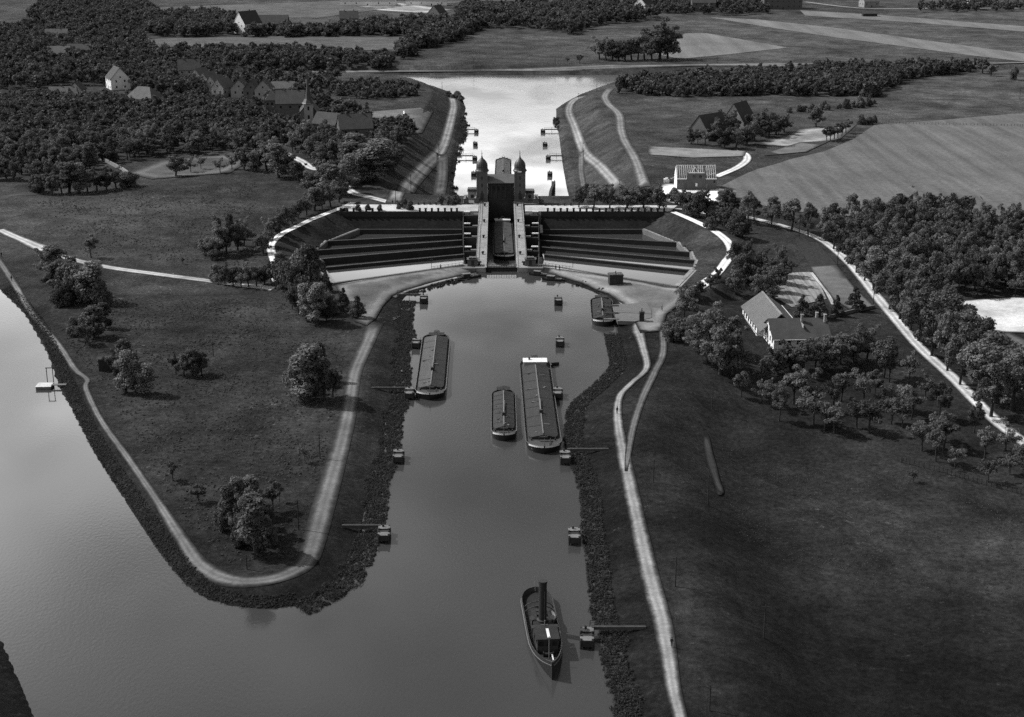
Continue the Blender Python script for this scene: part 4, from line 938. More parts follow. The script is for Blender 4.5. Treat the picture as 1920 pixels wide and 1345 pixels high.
# ------------------------------------------------------------------ houses
def house(name, label, px, py, w, d, he, hr, rz=0.0, wall='wallgrey', roof='roof', front=None, nwin=3, storeys=1, chim=1, hip=0.0, cat='house', z=None, gable_wall=None, door=True, side_win=True, ridge_along='x', loc=None):
    x, y, zz = on(px, py) if loc is None else loc
    t = thing(name, label, cat, (x, y, zz if z is None else z), rz)
    mb = MB(); mb.box((0, 0, he/2-1), (w, d, he+2))
    if hip < .05:
        for s in (-1, 1): mb.quad(*([(s*w/2, -d/2, he), (s*w/2, d/2, he), (s*w/2, 0, hr)] if s > 0 else [(s*w/2, d/2, he), (s*w/2, -d/2, he), (s*w/2, 0, hr)]))
    wl_ = mb.build('wall', wall, t)
    ov = .45; k = (hr-he)/(d/2); rb = MB(); th_ = .22; hx = hip*w/2
    xo = w/2+.35
    for s in (-1, 1):
        A, B = (-xo, s*(d/2+ov), he-ov*k), (xo, s*(d/2+ov), he-ov*k); Cc, Dd = (xo-hx, 0, hr), (-xo+hx, 0, hr)
        top = [A, B, Cc, Dd] if s < 0 else [B, A, Dd, Cc]
        up = [(p[0], p[1], p[2]+th_) for p in top]
        rb.quad(*up); rb.quad(*top[::-1])
        for i in range(4): rb.quad(top[i], top[(i+1) % 4], up[(i+1) % 4], up[i])
    if hip >= .05:
        for s in (-1, 1):
            q = [(s*xo, -(d/2+ov), he-ov*k+th_), (s*xo, (d/2+ov), he-ov*k+th_), (s*(xo-hx), 0, hr+th_)]
            rb.quad(*(q if s > 0 else q[::-1]))
    rf = rb.build('roof', roof, t)
    for c_ in range(chim):
        cx = w*(-.25+.5*c_) if chim > 1 else w*.15
        MB().box((cx, .25, hr+.2), (.7, .7, 2.0)).box((cx, .25, hr+1.25), (.85, .85, .16)).build('chimney', 'wallbrick', rf)
    for st in range(storeys):
        zc = he*(st+.55)/storeys; hh = min(1.4, he/storeys*.5)
        for kx in range(nwin):
            xx = w*((kx+.5)/nwin-.5)
            if door and st == 0 and kx == nwin//2:
                MB().box((xx, -d/2-.03, 1.05), (1.1, .06, 2.1)).build('door', 'timber_dark', t); continue
            wi = MB().box((xx, -d/2-.03, zc), (1.0, .06, hh)).build('window', 'glass', t)
            MB().box((xx, -d/2-.09, zc-hh/2-.06), (1.2, .16, .1)).build('sill', 'stone_light', wi)
        if side_win:
            for s in (-1, 1):
                for yy in (-d*.22, d*.22): MB().box((s*(w/2+.03), yy, zc), (.06, .9, hh)).build('window', 'glass', t)
    if side_win and hip < .05 and hr-he > 2.2:
        for s in (-1, 1): MB().box((s*(w/2+.03), 0, he+.9), (.06, .8, 1.0)).build('window', 'glass', t)
    return t
# the white L-shaped house
wl = thing('country_house', 'white walled L shaped house with grey tiled roofs among dark trees', 'house', (71.5, 390.3, -4.5), .06)
mb = MB(); mb.prism([(.2, .3), (15.6, .3), (15.6, 13.4), (.2, 13.4)], -2, 5.0)
mb.quad((.2, 13.4, 5.0), (.2, .3, 5.0), (.2, 6.9, 8.6)).quad((15.6, .3, 5.0), (15.6, 13.4, 5.0), (15.6, 6.9, 8.6)); fw = mb.build('front_wing_wall', 'wallwhite', wl)
def slab(mb, q, th_=.25):
    up = [(p[0], p[1], p[2]+th_) for p in q]; mb.quad(*up); mb.quad(*q[::-1])
    for i in range(len(q)): mb.quad(q[i], q[(i+1) % len(q)], up[(i+1) % len(q)], up[i])
mb = MB(); slab(mb, [(-.3, -.3, 4.65), (16.2, -.3, 4.65), (16.2, 6.9, 8.62), (-.3, 6.9, 8.62)]); slab(mb, [(-.3, 6.9, 8.62), (16.2, 6.9, 8.62), (16.2, 14.0, 4.7), (-.3, 14.0, 4.7)])
fr_ = mb.build('front_wing_roof', 'roof_dark', wl)
for x, y in ((9.0, 5.6), (13.6, 7.4), (15.4, 5.4)): MB().box((x, y, 9.0), (.6, .8, 2.2)).box((x, y, 10.15), (.8, 1.0, .18)).build('chimney', 'stone_light', fr_)
MB().box((8.8, 4.3, 7.6), (.14, 3.6, .9)).build('fire_wall', 'stone_light', fr_)
MB().box((8, -.42, 4.72), (16.4, .2, .2)).build('gutter', 'paint_white', fr_)
for z in (1.6, 3.9):
    for y in (2.0, 4.6, 7.6, 10.2): MB().box((.16, y, z), (.08, .9, 1.3)).build('window', 'glass', fw)
    for x in (2, 4.5, 7, 9.5, 12, 14.4): MB().box((x, .26, z), (.9, .08, 1.3)).build('window', 'glass', fw)
for y in (5.6, 8.2): MB().box((.16, y, 6.2), (.08, .8, 1.0)).build('window', 'glass', fw)
MB().box((.14, 6.9, .5), (.08, 1.1, 2.2)).build('door', 'timber_dark', fw)
mb = MB(); mb.prism([(-1.6, 13.42), (9.6, 13.42), (9.6, 33), (-1.6, 33)], -2, 5.0); mb.quad((9.6, 33, 5), (-1.6, 33, 5), (4.0, 33, 9.1)); rw_ = mb.build('rear_wing_wall', 'wallwhite', wl)
mb = MB(); slab(mb, [(-2.1, 33.6, 4.65), (-2.1, 7.4, 4.65), (4.0, 9.0, 9.1), (4.0, 33.6, 9.1)]); slab(mb, [(4.0, 33.6, 9.1), (4.0, 9.0, 9.1), (10.1, 9.0, 4.65), (10.1, 33.6, 4.65)]); rr_ = mb.build('rear_wing_roof', 'roof_light', wl)
MB().box((4.0, 21, 9.42), (.5, 24.6, .18)).build('ridge_tiles', 'stone_light', rr_)
MB().box((10.1, 21, 4.95), (.2, 25, .12)).build('gutter', 'paint_white', rr_)
for y in (15.5, 18.5, 21.5, 24.5, 27.5, 30.5):
    for z in (1.4, 3.6): MB().box((-1.66, y, z), (.1, 1.2, 1.3)).build('window', 'glass', rw_)
MB().box((-1.75, 23, 2.55), (.22, 19.6, .2)).build('string_course', 'stone_light', rw_)
# unfinished house with bare rafters
x, y, z = on(1306, 357); uh = thing('unfinished_house', 'brick house under construction with bare white rafters', 'house', (x, y, z), 0)
w, d, he, hr = 16.0, 9.5, 4.6, 9.4
mb = MB(); mb.box((0, d/2, he/2-1), (w, d, he+2)); mb.prism([(-3.9, -.25), (3.4, -.25), (3.4, .1), (-3.9, .1)], -1, [he+2.4]*4)
mb.v += [(-3.9, -.25, he+2.4)]; mb.v.pop()
mb.quad((-w/2, d, he), (-w/2, 0, he), (-w/2, d/2, hr)).quad((w/2, 0, he), (w/2, d, he), (w/2, d/2, hr)); wb = mb.build('wall', 'wallbrick', uh)
mb = MB(); mb.box((-w/2-.06, d/2, he/2), (.1, d, he)); mb.quad((-w/2-.11, d, he), (-w/2-.11, 0, he), (-w/2-.11, d/2, hr+.1)); mb.build('gable_plaster', 'wallwhite', wb)
for s in (-1, 1):
    MB().box((s*(w/2-1.9 if s < 0 else w/2-2.2), -.05, he+.05), (4.0 if s < 0 else 4.4, .5, .35)).build('wall_plate', 'timber_light', uh)
MB().box((-.2, -.1, he+2.55), (6.2, .5, .35)).build('gable_coping', 'timber_light', uh)
MB().box((0, d/2, hr-.1), (w, .22, .3)).build('ridge_beam', 'timber_light', uh)
for i, x in enumerate(np.linspace(-w/2+.3, w/2-.3, 19)):
    if i in (9, 13): continue
    mb = MB()
    for s in (-1, 1):
        y1 = d/2+s*d/2; zz0 = he if not (-4 < x < 3.5 and s < 0) else he+2.0; y1 = y1 if zz0 == he else d/2-(hr-zz0)/(hr-he)*d/2
        p0, p1 = Vector((x, y1, zz0)), Vector((x, d/2, hr)); nv = Vector((0, -(p1-p0).z, (p1-p0).y)).normalized()*.1
        q = [p0-nv, p1-nv, p1+nv, p0+nv]
        mb.quad(*[(a_.x-.09, a_.y, a_.z) for a_ in q]); mb.quad(*[(a_.x+.09, a_.y, a_.z) for a_ in q[::-1]])
        mb.quad(*[(q[3].x-.09, q[3].y, q[3].z), (q[2].x-.09, q[2].y, q[2].z), (q[2].x+.09, q[2].y, q[2].z), (q[3].x+.09, q[3].y, q[3].z)])
        mb.quad(*[(q[0].x-.09, q[0].y, q[0].z), (q[0].x+.09, q[0].y, q[0].z), (q[1].x+.09, q[1].y, q[1].z), (q[1].x-.09, q[1].y, q[1].z)])
    mb.build('rafter', 'timber_light', uh)
MB().box((0, d/2, he+.01), (w-.4, d-.4, .2)).build('attic_floor', 'timber_dark', uh)
for a_, b_ in (((-1.8, 1.2, he+2.6), (-.6, 2.6, hr-.4)), ((.6, 1.2, he+2.6), (-.6, 2.6, hr-.4)), ((4.6, 1.0, he+1.2), (7.6, 1.0, he+2.4))):
    MB().tube(a_, b_, .12, n=5).build('brace', 'timber_light', uh)
for x, z, w_, h_ in ((-1.7, 2.2, 1.6, 1.5), (1.3, 2.2, 1.6, 1.5), (-1.3, 5.5, 1.1, 1.2), (1.3, 5.5, 1.1, 1.2)): MB().box((x, -.28, z), (w_, .08, h_)).build('window', 'glass', wb)
for x, z, w_, h_ in ((-4.7, 1.6, .7, 2.2), (3.95, 1.6, .8, 2.2)): MB().box((x, -.05, z), (w_, .12, h_)).build('doorway', 'glass', wb)
for x in (-7.2, 7.0): MB().box((x, -.05, 3.4), (.6, .12, .8)).build('window', 'glass', wb)
MB().box((-.2, -.3, 2.3), (.8, .1, 1.3)).build('shutter', 'paint_white', wb)
sh = thing('lean_to', 'open timber lean-to with thin posts right of the unfinished house', 'lean-to', (*on(1362, 372),), 0)
mb = MB(); slab(mb, [(-2.8, -2.4, 3.2), (3.6, -2.4, 2.7), (3.6, 1.6, 2.9), (-2.8, 1.6, 3.4)], .15); mb.build('roof', 'timber', sh)
for x, y in ((-2.5, -2.1), (3.2, -2.1), (-2.5, 1.3), (3.2, 1.3)): MB().tube((x, y, -.5), (x, y, 2.75), .1, n=6).build('post', 'timber_dark', sh)
for k, (px, py) in enumerate(((1249, 343), (1262, 342))):
    xx, yy, zz = on(px, py); t = MB().prism([(-1.2, -.9), (1.2, -.9), (1.4, .9), (-1, .9)], 0, [1.6, 1.8, 1.4, 1.7]).box((.2, .1, 1.85), (1.0, .8, .5)).build('brick_stack', 'wallwhite' if k == 0 else 'wallgrey', None)
    t.location = (xx, yy, zz); tag(t, ('white' if k == 0 else 'grey')+' stack of building blocks left of the unfinished house', 'brick stack')
# village and farms: (name, label, px, py, w, d, eaves, ridge, rot, kwargs)
HS = [
 ('village_house', 'big dark roofed house with a white gable in the left wood', 222, 166, 15, 12, 7, 13.5, -1.1, dict(wall='wallwhite', roof='roof_dark', storeys=2, chim=2)),
 ('village_house', 'hip roofed house with a small white front deep in the left wood', 272, 199, 18, 13, 5, 11, -.35, dict(wall='wallwhite', roof='roof', hip=.6, storeys=1, chim=1)),
 ('village_house', 'dark tall house at the head of the terrace row', 356, 152, 14, 11, 8, 14, .2, dict(wall='wallgrey', roof='roof_dark', storeys=2, chim=2)),
 ('terraced_house', 'first pale roofed terraced house stepping down from the tall dark house', 377, 160, 11, 9, 6, 11, 1.1, dict(wall='wallgrey', roof='roof', chim=1)),
 ('terraced_house', 'second terraced house of the stepping row', 392, 168, 11, 9, 6, 11, 1.1, dict(wall='wallgrey', roof='roof', chim=1)),
 ('terraced_house', 'third terraced house of the stepping row', 406, 175, 11, 9, 6, 11, 1.1, dict(wall='wallgrey', roof='roof', chim=1)),
 ('terraced_house', 'last terraced house of the row with a pale gable', 419, 181, 11, 9, 6, 11, 1.1, dict(wall='wallgrey', roof='roof', chim=1)),
 ('village_house', 'small gabled house right of the terrace row', 452, 182, 9, 10, 6, 11, 1.5, dict(wall='wallgrey', roof='roof_dark')),
 ('village_house', 'narrow gabled house between terrace row and church', 474, 184, 8, 9, 6, 11, 1.5, dict(wall='wallbrick', roof='roof_dark')),
 ('village_house', 'steep roofed house just left of the church group', 497, 187, 9, 10, 7, 12, 1.5, dict(wall='wallgrey', roof='roof_dark')),
 ('village_house', 'pale low house behind the church', 532, 178, 14, 8, 4.5, 8, .05, dict(wall='wallgrey', roof='roof')),
 ('village_house', 'large dark brick house beside the church', 546, 222, 15, 13, 9, 15, .1, dict(wall='wallbrick', roof='roof_dark', storeys=2, chim=2)),
 ('village_house', 'tower like dark house left of the large brick house', 512, 220, 7, 7, 10, 14, .1, dict(wall='wallbrick', roof='roof_dark', storeys=2, hip=.9)),
 ('village_house', 'dark house with three tall chimneys beside the pale levelled field', 666, 268, 16, 12, 8, 14, .25, dict(wall='wallbrick', roof='roof_dark', storeys=2, chim=2)),
 ('village_house', 'dark roofed house right under the church spire', 618, 252, 14, 10, 6, 11, -.5, dict(wall='wallbrick', roof='roof_dark', chim=1)),
 ('cottage', 'low cottage with white walls at the left edge of the wood', 112, 187, 11, 8, 4, 7.5, .1, dict(wall='wallwhite', roof='roof_light')),
 ('cottage', 'small white ended cottage next to the low cottage', 132, 186, 8, 7, 4, 7.5, .1, dict(wall='wallwhite', roof='roof')),
 ('cottage', 'steep gabled cottage third from the left edge', 147, 182, 7, 8, 5, 9, 1.4, dict(wall='wallgrey', roof='roof_dark')),
 ('farmhouse', 'far left farmhouse with a pale front beyond the canal', 113, 112, 16, 11, 5, 10, .1, dict(wall='wallgrey', roof='roof', chim=1)),
 ('farmhouse', 'far farmhouse with a white gable end right of the pale fronted one', 150, 105, 18, 11, 5, 9, .05, dict(wall='wallgrey', roof='roof_dark', chim=1)),
 ('farmhouse', 'far grey roofed farmhouse among trees at the upper left', 108, 80, 18, 12, 5, 11, .1, dict(wall='wallgrey', roof='roof_light', chim=1)),
 ('farmhouse', 'tall white gabled farmhouse in the far tree belt', 465, 62, 20, 15, 9, 19, .9, dict(wall='wallwhite', roof='roof_dark', storeys=2, chim=1)),
 ('barn', 'long dark barn right of the white gabled farmhouse', 512, 56, 28, 14, 6, 13, .0, dict(wall='wallbrick', roof='roof_dark', chim=0, nwin=2)),
 ('barn', 'low grey shed right of the long dark barn', 592, 54, 24, 10, 4, 8, .05, dict(wall='wallgrey', roof='roof', chim=0, nwin=3)),
 ('farmhouse', 'dark house in the far tree belt left of centre', 655, 50, 17, 12, 8, 14, .1, dict(wall='wallbrick', roof='roof_dark', storeys=2, chim=2)),
 ('farmhouse', 'dark square house with a pale gable below the far sheds', 820, 42, 17, 14, 8, 16, 1.2, dict(wall='wallgrey', roof='roof_dark', storeys=2, chim=1)),
 ('shed', 'small white shed at the end of the far track', 909, 39, 9, 6, 3.5, 5.5, .1, dict(wall='wallwhite', roof='wallwhite', chim=0, nwin=2)),
 ('warehouse', 'long low far shed at the left end of the pale yard', 690, 10, 60, 14, 5, 8, .02, dict(wall='wallwhite', roof='roof', chim=0, nwin=5)),
 ('warehouse', 'long low far shed at the right end of the pale yard', 800, 10, 44, 12, 5, 8, .02, dict(wall='wallwhite', roof='roof_light', chim=0, nwin=4)),
 ('mansion', 'broad pale fronted far building behind the trees at top centre', 935, 17, 34, 14, 9, 13, 0, dict(wall='wallgrey', roof='roof', storeys=2, nwin=6, chim=2)),
 ('farmhouse', 'far house with a small white gable right of top centre', 1207, 20, 18, 13, 7, 14, 1.0, dict(wall='wallwhite', roof='roof_dark', chim=1)),
 ('factory_block', 'large dark far block at the top right', 1465, 16, 40, 20, 15, 20, 0, dict(wall='wallbrick', roof='roof_dark', storeys=3, nwin=7, chim=1)),
 ('farmhouse', 'dark far house left of the large dark block', 1318, 21, 24, 14, 9, 15, 0, dict(wall='wallbrick', roof='roof_dark', storeys=2, chim=1)),
 ('barn', 'pale roofed far barn beside the far road at top right', 1629, 13, 18, 12, 6, 11, .3, dict(wall='wallgrey', roof='roof', chim=0)),
 ('shed', 'small dark far shed under the far road', 1630, 31, 14, 7, 3, 5, 0, dict(wall='timber_dark', roof='roof_dark', chim=0)),
 ('farmhouse', 'far house at the top right corner among trees', 1830, 12, 20, 13, 8, 13, .1, dict(wall='wallgrey', roof='roof_dark', storeys=2, chim=1)),
 ('barn', 'old dark barn with a big sloping roof in the right farm grove', 1330, 259, 17, 13, 4, 12, .75, dict(wall='wallbrick', roof='roof_dark', chim=0)),
 ('farmhouse', 'old farmhouse with a steep dark gable behind the big barn', 1385, 243, 15, 12, 5, 14, 1.0, dict(wall='wallgrey', roof='roof_dark', chim=1)),
]
for nm, lb, px, py, w, d, he, hr, rz, kw in HS:
    house(nm, lb, px, py, w, d, he, hr, rz, cat=nm.split('_')[-1] if '_' in nm else nm, **kw)
# church
x, y, z = on(580, 240); ch = thing('church', 'small village church with a slim pale tower and pointed spire', 'church', (x, y, z), .1)
tw = MB().box((0, 0, 6.5), (4.6, 4.6, 13)).build('tower', 'wallgrey', ch)
MB().lathe((0, 0, 13), [(3.6, -.1), (3.1, .3), (1.9, 2.2), (1.5, 4), (.7, 9), (.12, 14)], 8).build('spire', 'slate', tw)
MB().tube((0, 0, 26.8), (0, 0, 28.6), .09).box((0, 0, 28.0), (.9, .12, .12)).build('cross', 'iron', tw)
for z_ in (6, 10.5): MB().box((0, -2.32, z_), (.9, .08, 2)).build('window', 'glass', tw)
mb = MB(); mb.box((-.2, 12, 3.5), (9, 19.4, 8)); mb.quad((-4.7, 21.7, 7.5), (4.3, 21.7, 7.5), (-.2, 21.7, 13)); mb.quad((4.3, 2.3, 7.5), (-4.7, 2.3, 7.5), (-.2, 2.3, 13)); mb.build('nave', 'wallbrick', ch)
mb = MB(); slab(mb, [(-5.2, 2, 7.1), (-.2, 2, 13.1), (-.2, 22, 13.1), (-5.2, 22, 7.1)]); slab(mb, [(-.2, 2, 13.1), (4.8, 2, 7.1), (4.8, 22, 7.1), (-.2, 22, 13.1)]); mb.build('nave_roof', 'roof_dark', ch)
# whitewashed garden wall in the left wood and a fence line
def wall_line(name, label, pts, h, th_, m, cat='wall'):
    P3 = on_many(pts); o = P3[0]; t = MB()
    for a_, b_ in zip(P3, P3[1:]):
        d_ = b_[:2]-a_[:2]; Ln = np.hypot(*d_); n = np.array((-d_[1], d_[0]))/Ln*th_/2
        t.prism([tuple(a_[:2]-n-o[:2]), tuple(b_[:2]-n-o[:2]), tuple(b_[:2]+n-o[:2]), tuple(a_[:2]+n-o[:2])], [a_[2]-o[2]-.5, b_[2]-o[2]-.5, b_[2]-o[2]-.5, a_[2]-o[2]-.5], [a_[2]-o[2]+h, b_[2]-o[2]+h, b_[2]-o[2]+h, a_[2]-o[2]+h])
    ob = t.build(name, m, None); ob.location = tuple(o); return tag(ob, label, cat)
wall_line('garden_wall', 'pale garden wall running down the edge of the left wood', [(178,294),(205,308),(232,322),(252,337)], 1.6, .4, 'wallgrey')
wall_line('garden_wall', 'white wall along the edge of the pale levelled field', [(757,213),(761,232),(764,252)], 1.5, .5, 'wallwhite')
wall_line('garden_wall', 'pale low wall behind the white house', [(1557,597),(1600,586),(1640,578)], 1.0, .4, 'stone')

# ------------------------------------------------------------------ poles, fences, people
def pole(px, py, top, label, arms=True):
    x, y, z = on(px, py); h_ = (py-top)/ppm(x, y, z)*1.03
    t = thing('telegraph_pole', label, 'pole', (x, y, z), random.uniform(-.2, .2), 'telegraph poles')
    MB().tube((0, 0, -.5), (0, 0, h_), .14, .09, n=7).build('pole', 'timber_dark', t)
    if arms: MB().box((0, .1, h_-.4), (1.3, .1, .1)).build('crossarm', 'timber_dark', t)
for a_ in ((1335,767,717,'tall thin pole on the slope above the dark right meadow'), (1327,947,887,'thin pole beside the pale ditch'), (1432,1197,1130,'thin pole alone in the darkest right meadow'), (1330,1333,1280,'thin pole nearest the lower edge'),
           (560,993,933,'pole beside the tip of the land spit'), (463,1068,1038,'short pole inside the bend of the land spit path'), (600,860,812,'pole by the left towpath'), (400,668,640,'pole alone in the left meadow'),
           (1161,384,337,'pole between the round road trees'), (1330,406,371,'pole where the avenue begins'), (1498,443,402,'pole behind the first avenue trees'), (1570,497,452,'pole in the middle of the avenue'), (1637,575,523,'leaning pole near the white house garden'),
           (771,378,328,'tall pole where the ramp meets the lock road'), (742,384,350,'pole left of the tall pole on the lock road'), (794,380,348,'pole right of the tall pole on the lock road'), (823,289,270,'pole at the fork of the left ramp'), (745+84,172,155,'pole at the far end of the left ramp'),
           (1119,170,158,'pole at the far end of the right ramp'), (1085,187,175,'pole above the right lower towpath'), (1093,285,268,'pole at the fork of the right ramp'), (888,126,109,'far pole on the bank beyond the lower canal'), (1041,124,112,'far pole right of centre beyond the canal'), (1345,119,104,'far pole above the plantation'), (1266,1100,1040,'thin pole on the right embankment slope'), (1225,905,860,'pole on the embankment beside the right towpath'), (1912,187,165,'far pole at the right edge of the crop field')):
    pole(*a_)
def fence(name, label, pts, n, h_=1.2, m='timber_dark', rail=True):
    P3 = on_many(pts); C = catmull(P3[:, :2], .5); idx = np.linspace(0, len(C)-1, n).astype(int); Q_ = C[idx]; Zq = height(Q_); o = (Q_[0][0], Q_[0][1], Zq[0])
    t = thing(name, label, 'fence', o)
    pm = MB().box((0, 0, h_/2-.2), (.14, .14, h_+.4)).build('post', m, t)
    for k in range(1, n):
        c = pm.copy(); COL.objects.link(c); c.location = (Q_[k][0]-o[0], Q_[k][1]-o[1], Zq[k]-o[2])
    if rail:
        mb = MB()
        for k in range(n-1):
            for zz in (h_*.5, h_*.92): mb.tube((Q_[k][0]-o[0], Q_[k][1]-o[1], Zq[k]-o[2]+zz), (Q_[k+1][0]-o[0], Q_[k+1][1]-o[1], Zq[k+1]-o[2]+zz), .03, n=4, caps=False)
        mb.build('wire', m, t)
fence('post_fence', 'long post fence along the upper edge of the crop field', [(1655,233),(1780,235),(1930,238)], 46, 1.3)
fence('post_fence', 'far post fence on the hill beyond the canal', [(845,100),(920,97),(1000,90),(1090,85)], 40, 1.4)
fence('post_fence', 'post fence along the far bank of the lower canal', [(740,121),(960,121),(1250,119)], 60, 1.3)
fence('post_fence', 'dark post fence of the orchard at the right edge', [(1690,868),(1760,885),(1840,908),(1925,930)], 30, 1.3)
fence('post_fence', 'post fence between avenue and crop field', [(1345,398),(1440,403),(1540,425),(1570,440)], 26, 1.1)
fence('garden_fence', 'garden fence of the old farm', [(1398,275),(1440,279),(1490,277)], 24, 1.2)

def person(px, py, label, rz=0.0, stride=.25, h_=1.72):
    x, y, z = on(px, py)
    V = [(0, 0, .92), (0, .01, 1.15), (0, .01, 1.38), (0, 0, 1.50), (0, -.02, 1.62), (0, -.02, 1.70),
         (.10, 0, .86), (.10, -stride*.5, .48), (.10, -stride*.7, .06), (.10, -stride*.7-.14, .03), (-.10, 0, .86), (-.10, stride*.35, .47), (-.10, stride, .08), (-.10, stride-.12, .03),
         (.19, 0, 1.40), (.24, .04+stride*.2, 1.12), (.24, -.06, .88), (-.19, 0, 1.40), (-.24, -.05, 1.12), (-.24, -.12, .88)]
    E_ = [(0,1),(1,2),(2,3),(3,4),(4,5),(0,6),(6,7),(7,8),(8,9),(0,10),(10,11),(11,12),(12,13),(2,14),(14,15),(15,16),(2,17),(17,18),(18,19)]
    R = [.16,.15,.17,.07,.105,.08,.10,.075,.055,.045,.10,.075,.055,.045,.075,.055,.045,.075,.055,.045]
    me = D.meshes.new('person'); me.from_pydata(V, E_, []); o = D.objects.new('person', me); COL.objects.link(o)
    me.materials.append(M['cloth'])
    sk = o.modifiers.new('skin', 'SKIN')
    for v, r in zip(me.skin_vertices[0].data, R): v.radius = (r, r*.85)
    me.skin_vertices[0].data[0].use_root = True
    o.modifiers.new('sub', 'SUBSURF').levels = 1; o.modifiers['sub'].render_levels = 1
    o.location = (x, y, z+.16); o.rotation_euler = (0, 0, rz); tag(o, label, 'person')
    hat = MB().lathe((0, -.02, 1.70), [(.15, 0), (.14, .03), (.10, .04), (.09, .12), (.02, .14)], 10).build('hat', 'iron', o)
    hd = MB().lathe((0, -.02, 1.56), [(.05, -.05), (.085, 0), (.095, .07), (.085, .13), (.04, .17)], 10).build('face', 'skin', o)
    return o
for a_ in ((1157,777,'person in dark clothes standing on the right towpath beside the bush',0.3), (1259,1215,'person in dark coat on the towpath near the nearest footbridge',2.8), (1241,584,'person in dark clothes on the right quay under the tree',1.2),
           (736,384,'left one of two people on the lock road',.4), (745,384,'right one of two people on the lock road',-.3), (22,528,'person walking on the path by the left canal branch',.2), (3,483,'person at the left edge of the meadow path',.1), (1205,604,'person beside the narrow kiosk',1.5), (1042,508,'left one of two people at the right quay railing',.5), (1049,509,'right one of two people at the right quay railing',-.6), (826,507,'person by the left quay railing near the gate',.9)):
    person(*a_)
# ------------------------------------------------------------------ vegetation
def leaves(kind, n, leaf, seed):
    """leaf clusters of a crown 10 m tall, standing on the origin: vertices and quads"""
    r = np.random.default_rng(seed); cl = []
    if kind in ('round', 'open'):
        nb = r.integers(9, 12) if kind == 'round' else r.integers(6, 9); a0 = r.uniform(0, 6.28)
        for b in range(nb):
            a = a0+b*2.4+r.uniform(-.5, .5); el = r.uniform(-.3, 1.45); ln = r.uniform(2.3, 4.1)*(1.0 if el < .8 else r.uniform(1.0, 1.4))
            dx, dy, dz = math.cos(a)*math.cos(el), math.sin(a)*math.cos(el), math.sin(el)
            z0 = r.uniform(1.8, 5.4) if kind == 'round' else r.uniform(3.0, 5.6)
            for k in range(6 if kind == 'round' else 5):
                t = (k+1.2)/6.4; q = .55*(1-.35*t)
                cl.append((dx*ln*t+r.normal()*q, dy*ln*t+r.normal()*q, min(9.6, z0+dz*ln*t+r.normal()*q*.8), r.uniform(.55, 1.05)*(1.15-.4*t)*(1 if kind == 'round' else .82)))
    elif kind == 'young':
        for k in range(13):
            a = r.uniform(0, 2*PI); u = r.uniform(-.8, 1); rr = math.sqrt(max(0, 1-u*u))*r.uniform(.4, 1)
            cl.append((2.1*rr*math.cos(a), 2.1*rr*math.sin(a), 6.6+2.7*u, r.uniform(.6, 1.1)))
    elif kind == 'tall':
        for k in range(24):
            z = r.uniform(1.2, 9.4); rad = 1.25*math.sin(min(1, (z-.5)/9.6)**.8*PI)**.6; a = r.uniform(0, 2*PI)
            cl.append((rad*.8*math.cos(a), rad*.8*math.sin(a), z, r.uniform(.5, .95)))
    elif kind == 'conifer':
        for k in range(40):
            z = r.uniform(.9, 9.3); rad = (1-z/10)*3.0*r.uniform(.55, 1.0); a = r.uniform(0, 2*PI)
            cl.append((rad*math.cos(a), rad*math.sin(a), z-.12*rad, .35+.7*(1-z/10)))
        for k in range(6): cl.append((0, 0, 5+k*.8, .35))
    elif kind == 'avenue':
        for k in range(26):
            z = r.uniform(3.0, 9.4); rad = (1.0-abs((z-5.2)/5.2)**1.6)*2.9*r.uniform(.4, 1.05); a = r.uniform(0, 2*PI)
            cl.append((rad*math.cos(a), rad*math.sin(a), z-.1*rad, r.uniform(.5, 1.05)))
    else:   # shrub
        for k in range(20):
            a = r.uniform(0, 2*PI); u = r.uniform(0, 1); rr = math.sqrt(1-u*u)*r.uniform(.3, 1)
            cl.append((4.2*rr*math.cos(a), 4.2*rr*math.sin(a), .8+7.2*u*r.uniform(.6, 1), r.uniform(1.1, 2.0)))
    cl = np.array(cl); w = cl[:, 3]**2; pick = r.choice(len(cl), n, p=w/w.sum())
    d = r.normal(size=(n, 3)); d[:, 2] = d[:, 2]*.85+.25; d /= np.linalg.norm(d, axis=1)[:, None]
    rad = cl[pick, 3]*r.uniform(.55, 1.08, n); Pc = cl[pick, :3]+d*rad[:, None]
    if kind == 'conifer': d[:, 2] *= .35; d += r.normal(size=(n, 3))*.1
    N = d+r.normal(size=(n, 3))*.55; N /= np.linalg.norm(N, axis=1)[:, None]
    A = np.cross(N, r.normal(size=(n, 3))); A /= np.linalg.norm(A, axis=1)[:, None]; B = np.cross(N, A)
    s = leaf*r.uniform(.55, 1.35, n)[:, None]; A *= s; B *= s*r.uniform(.45, .9, n)[:, None]
    V = np.stack((Pc-A*.9, Pc-B*.8+A*.1, Pc+A*1.0, Pc+B*.9-A*.1), 1).reshape(-1, 3)
    V[:, 2] = np.maximum(V[:, 2], .05)
    return V.astype(np.float32), np.arange(4*n, dtype=np.int32).reshape(-1, 4), cl
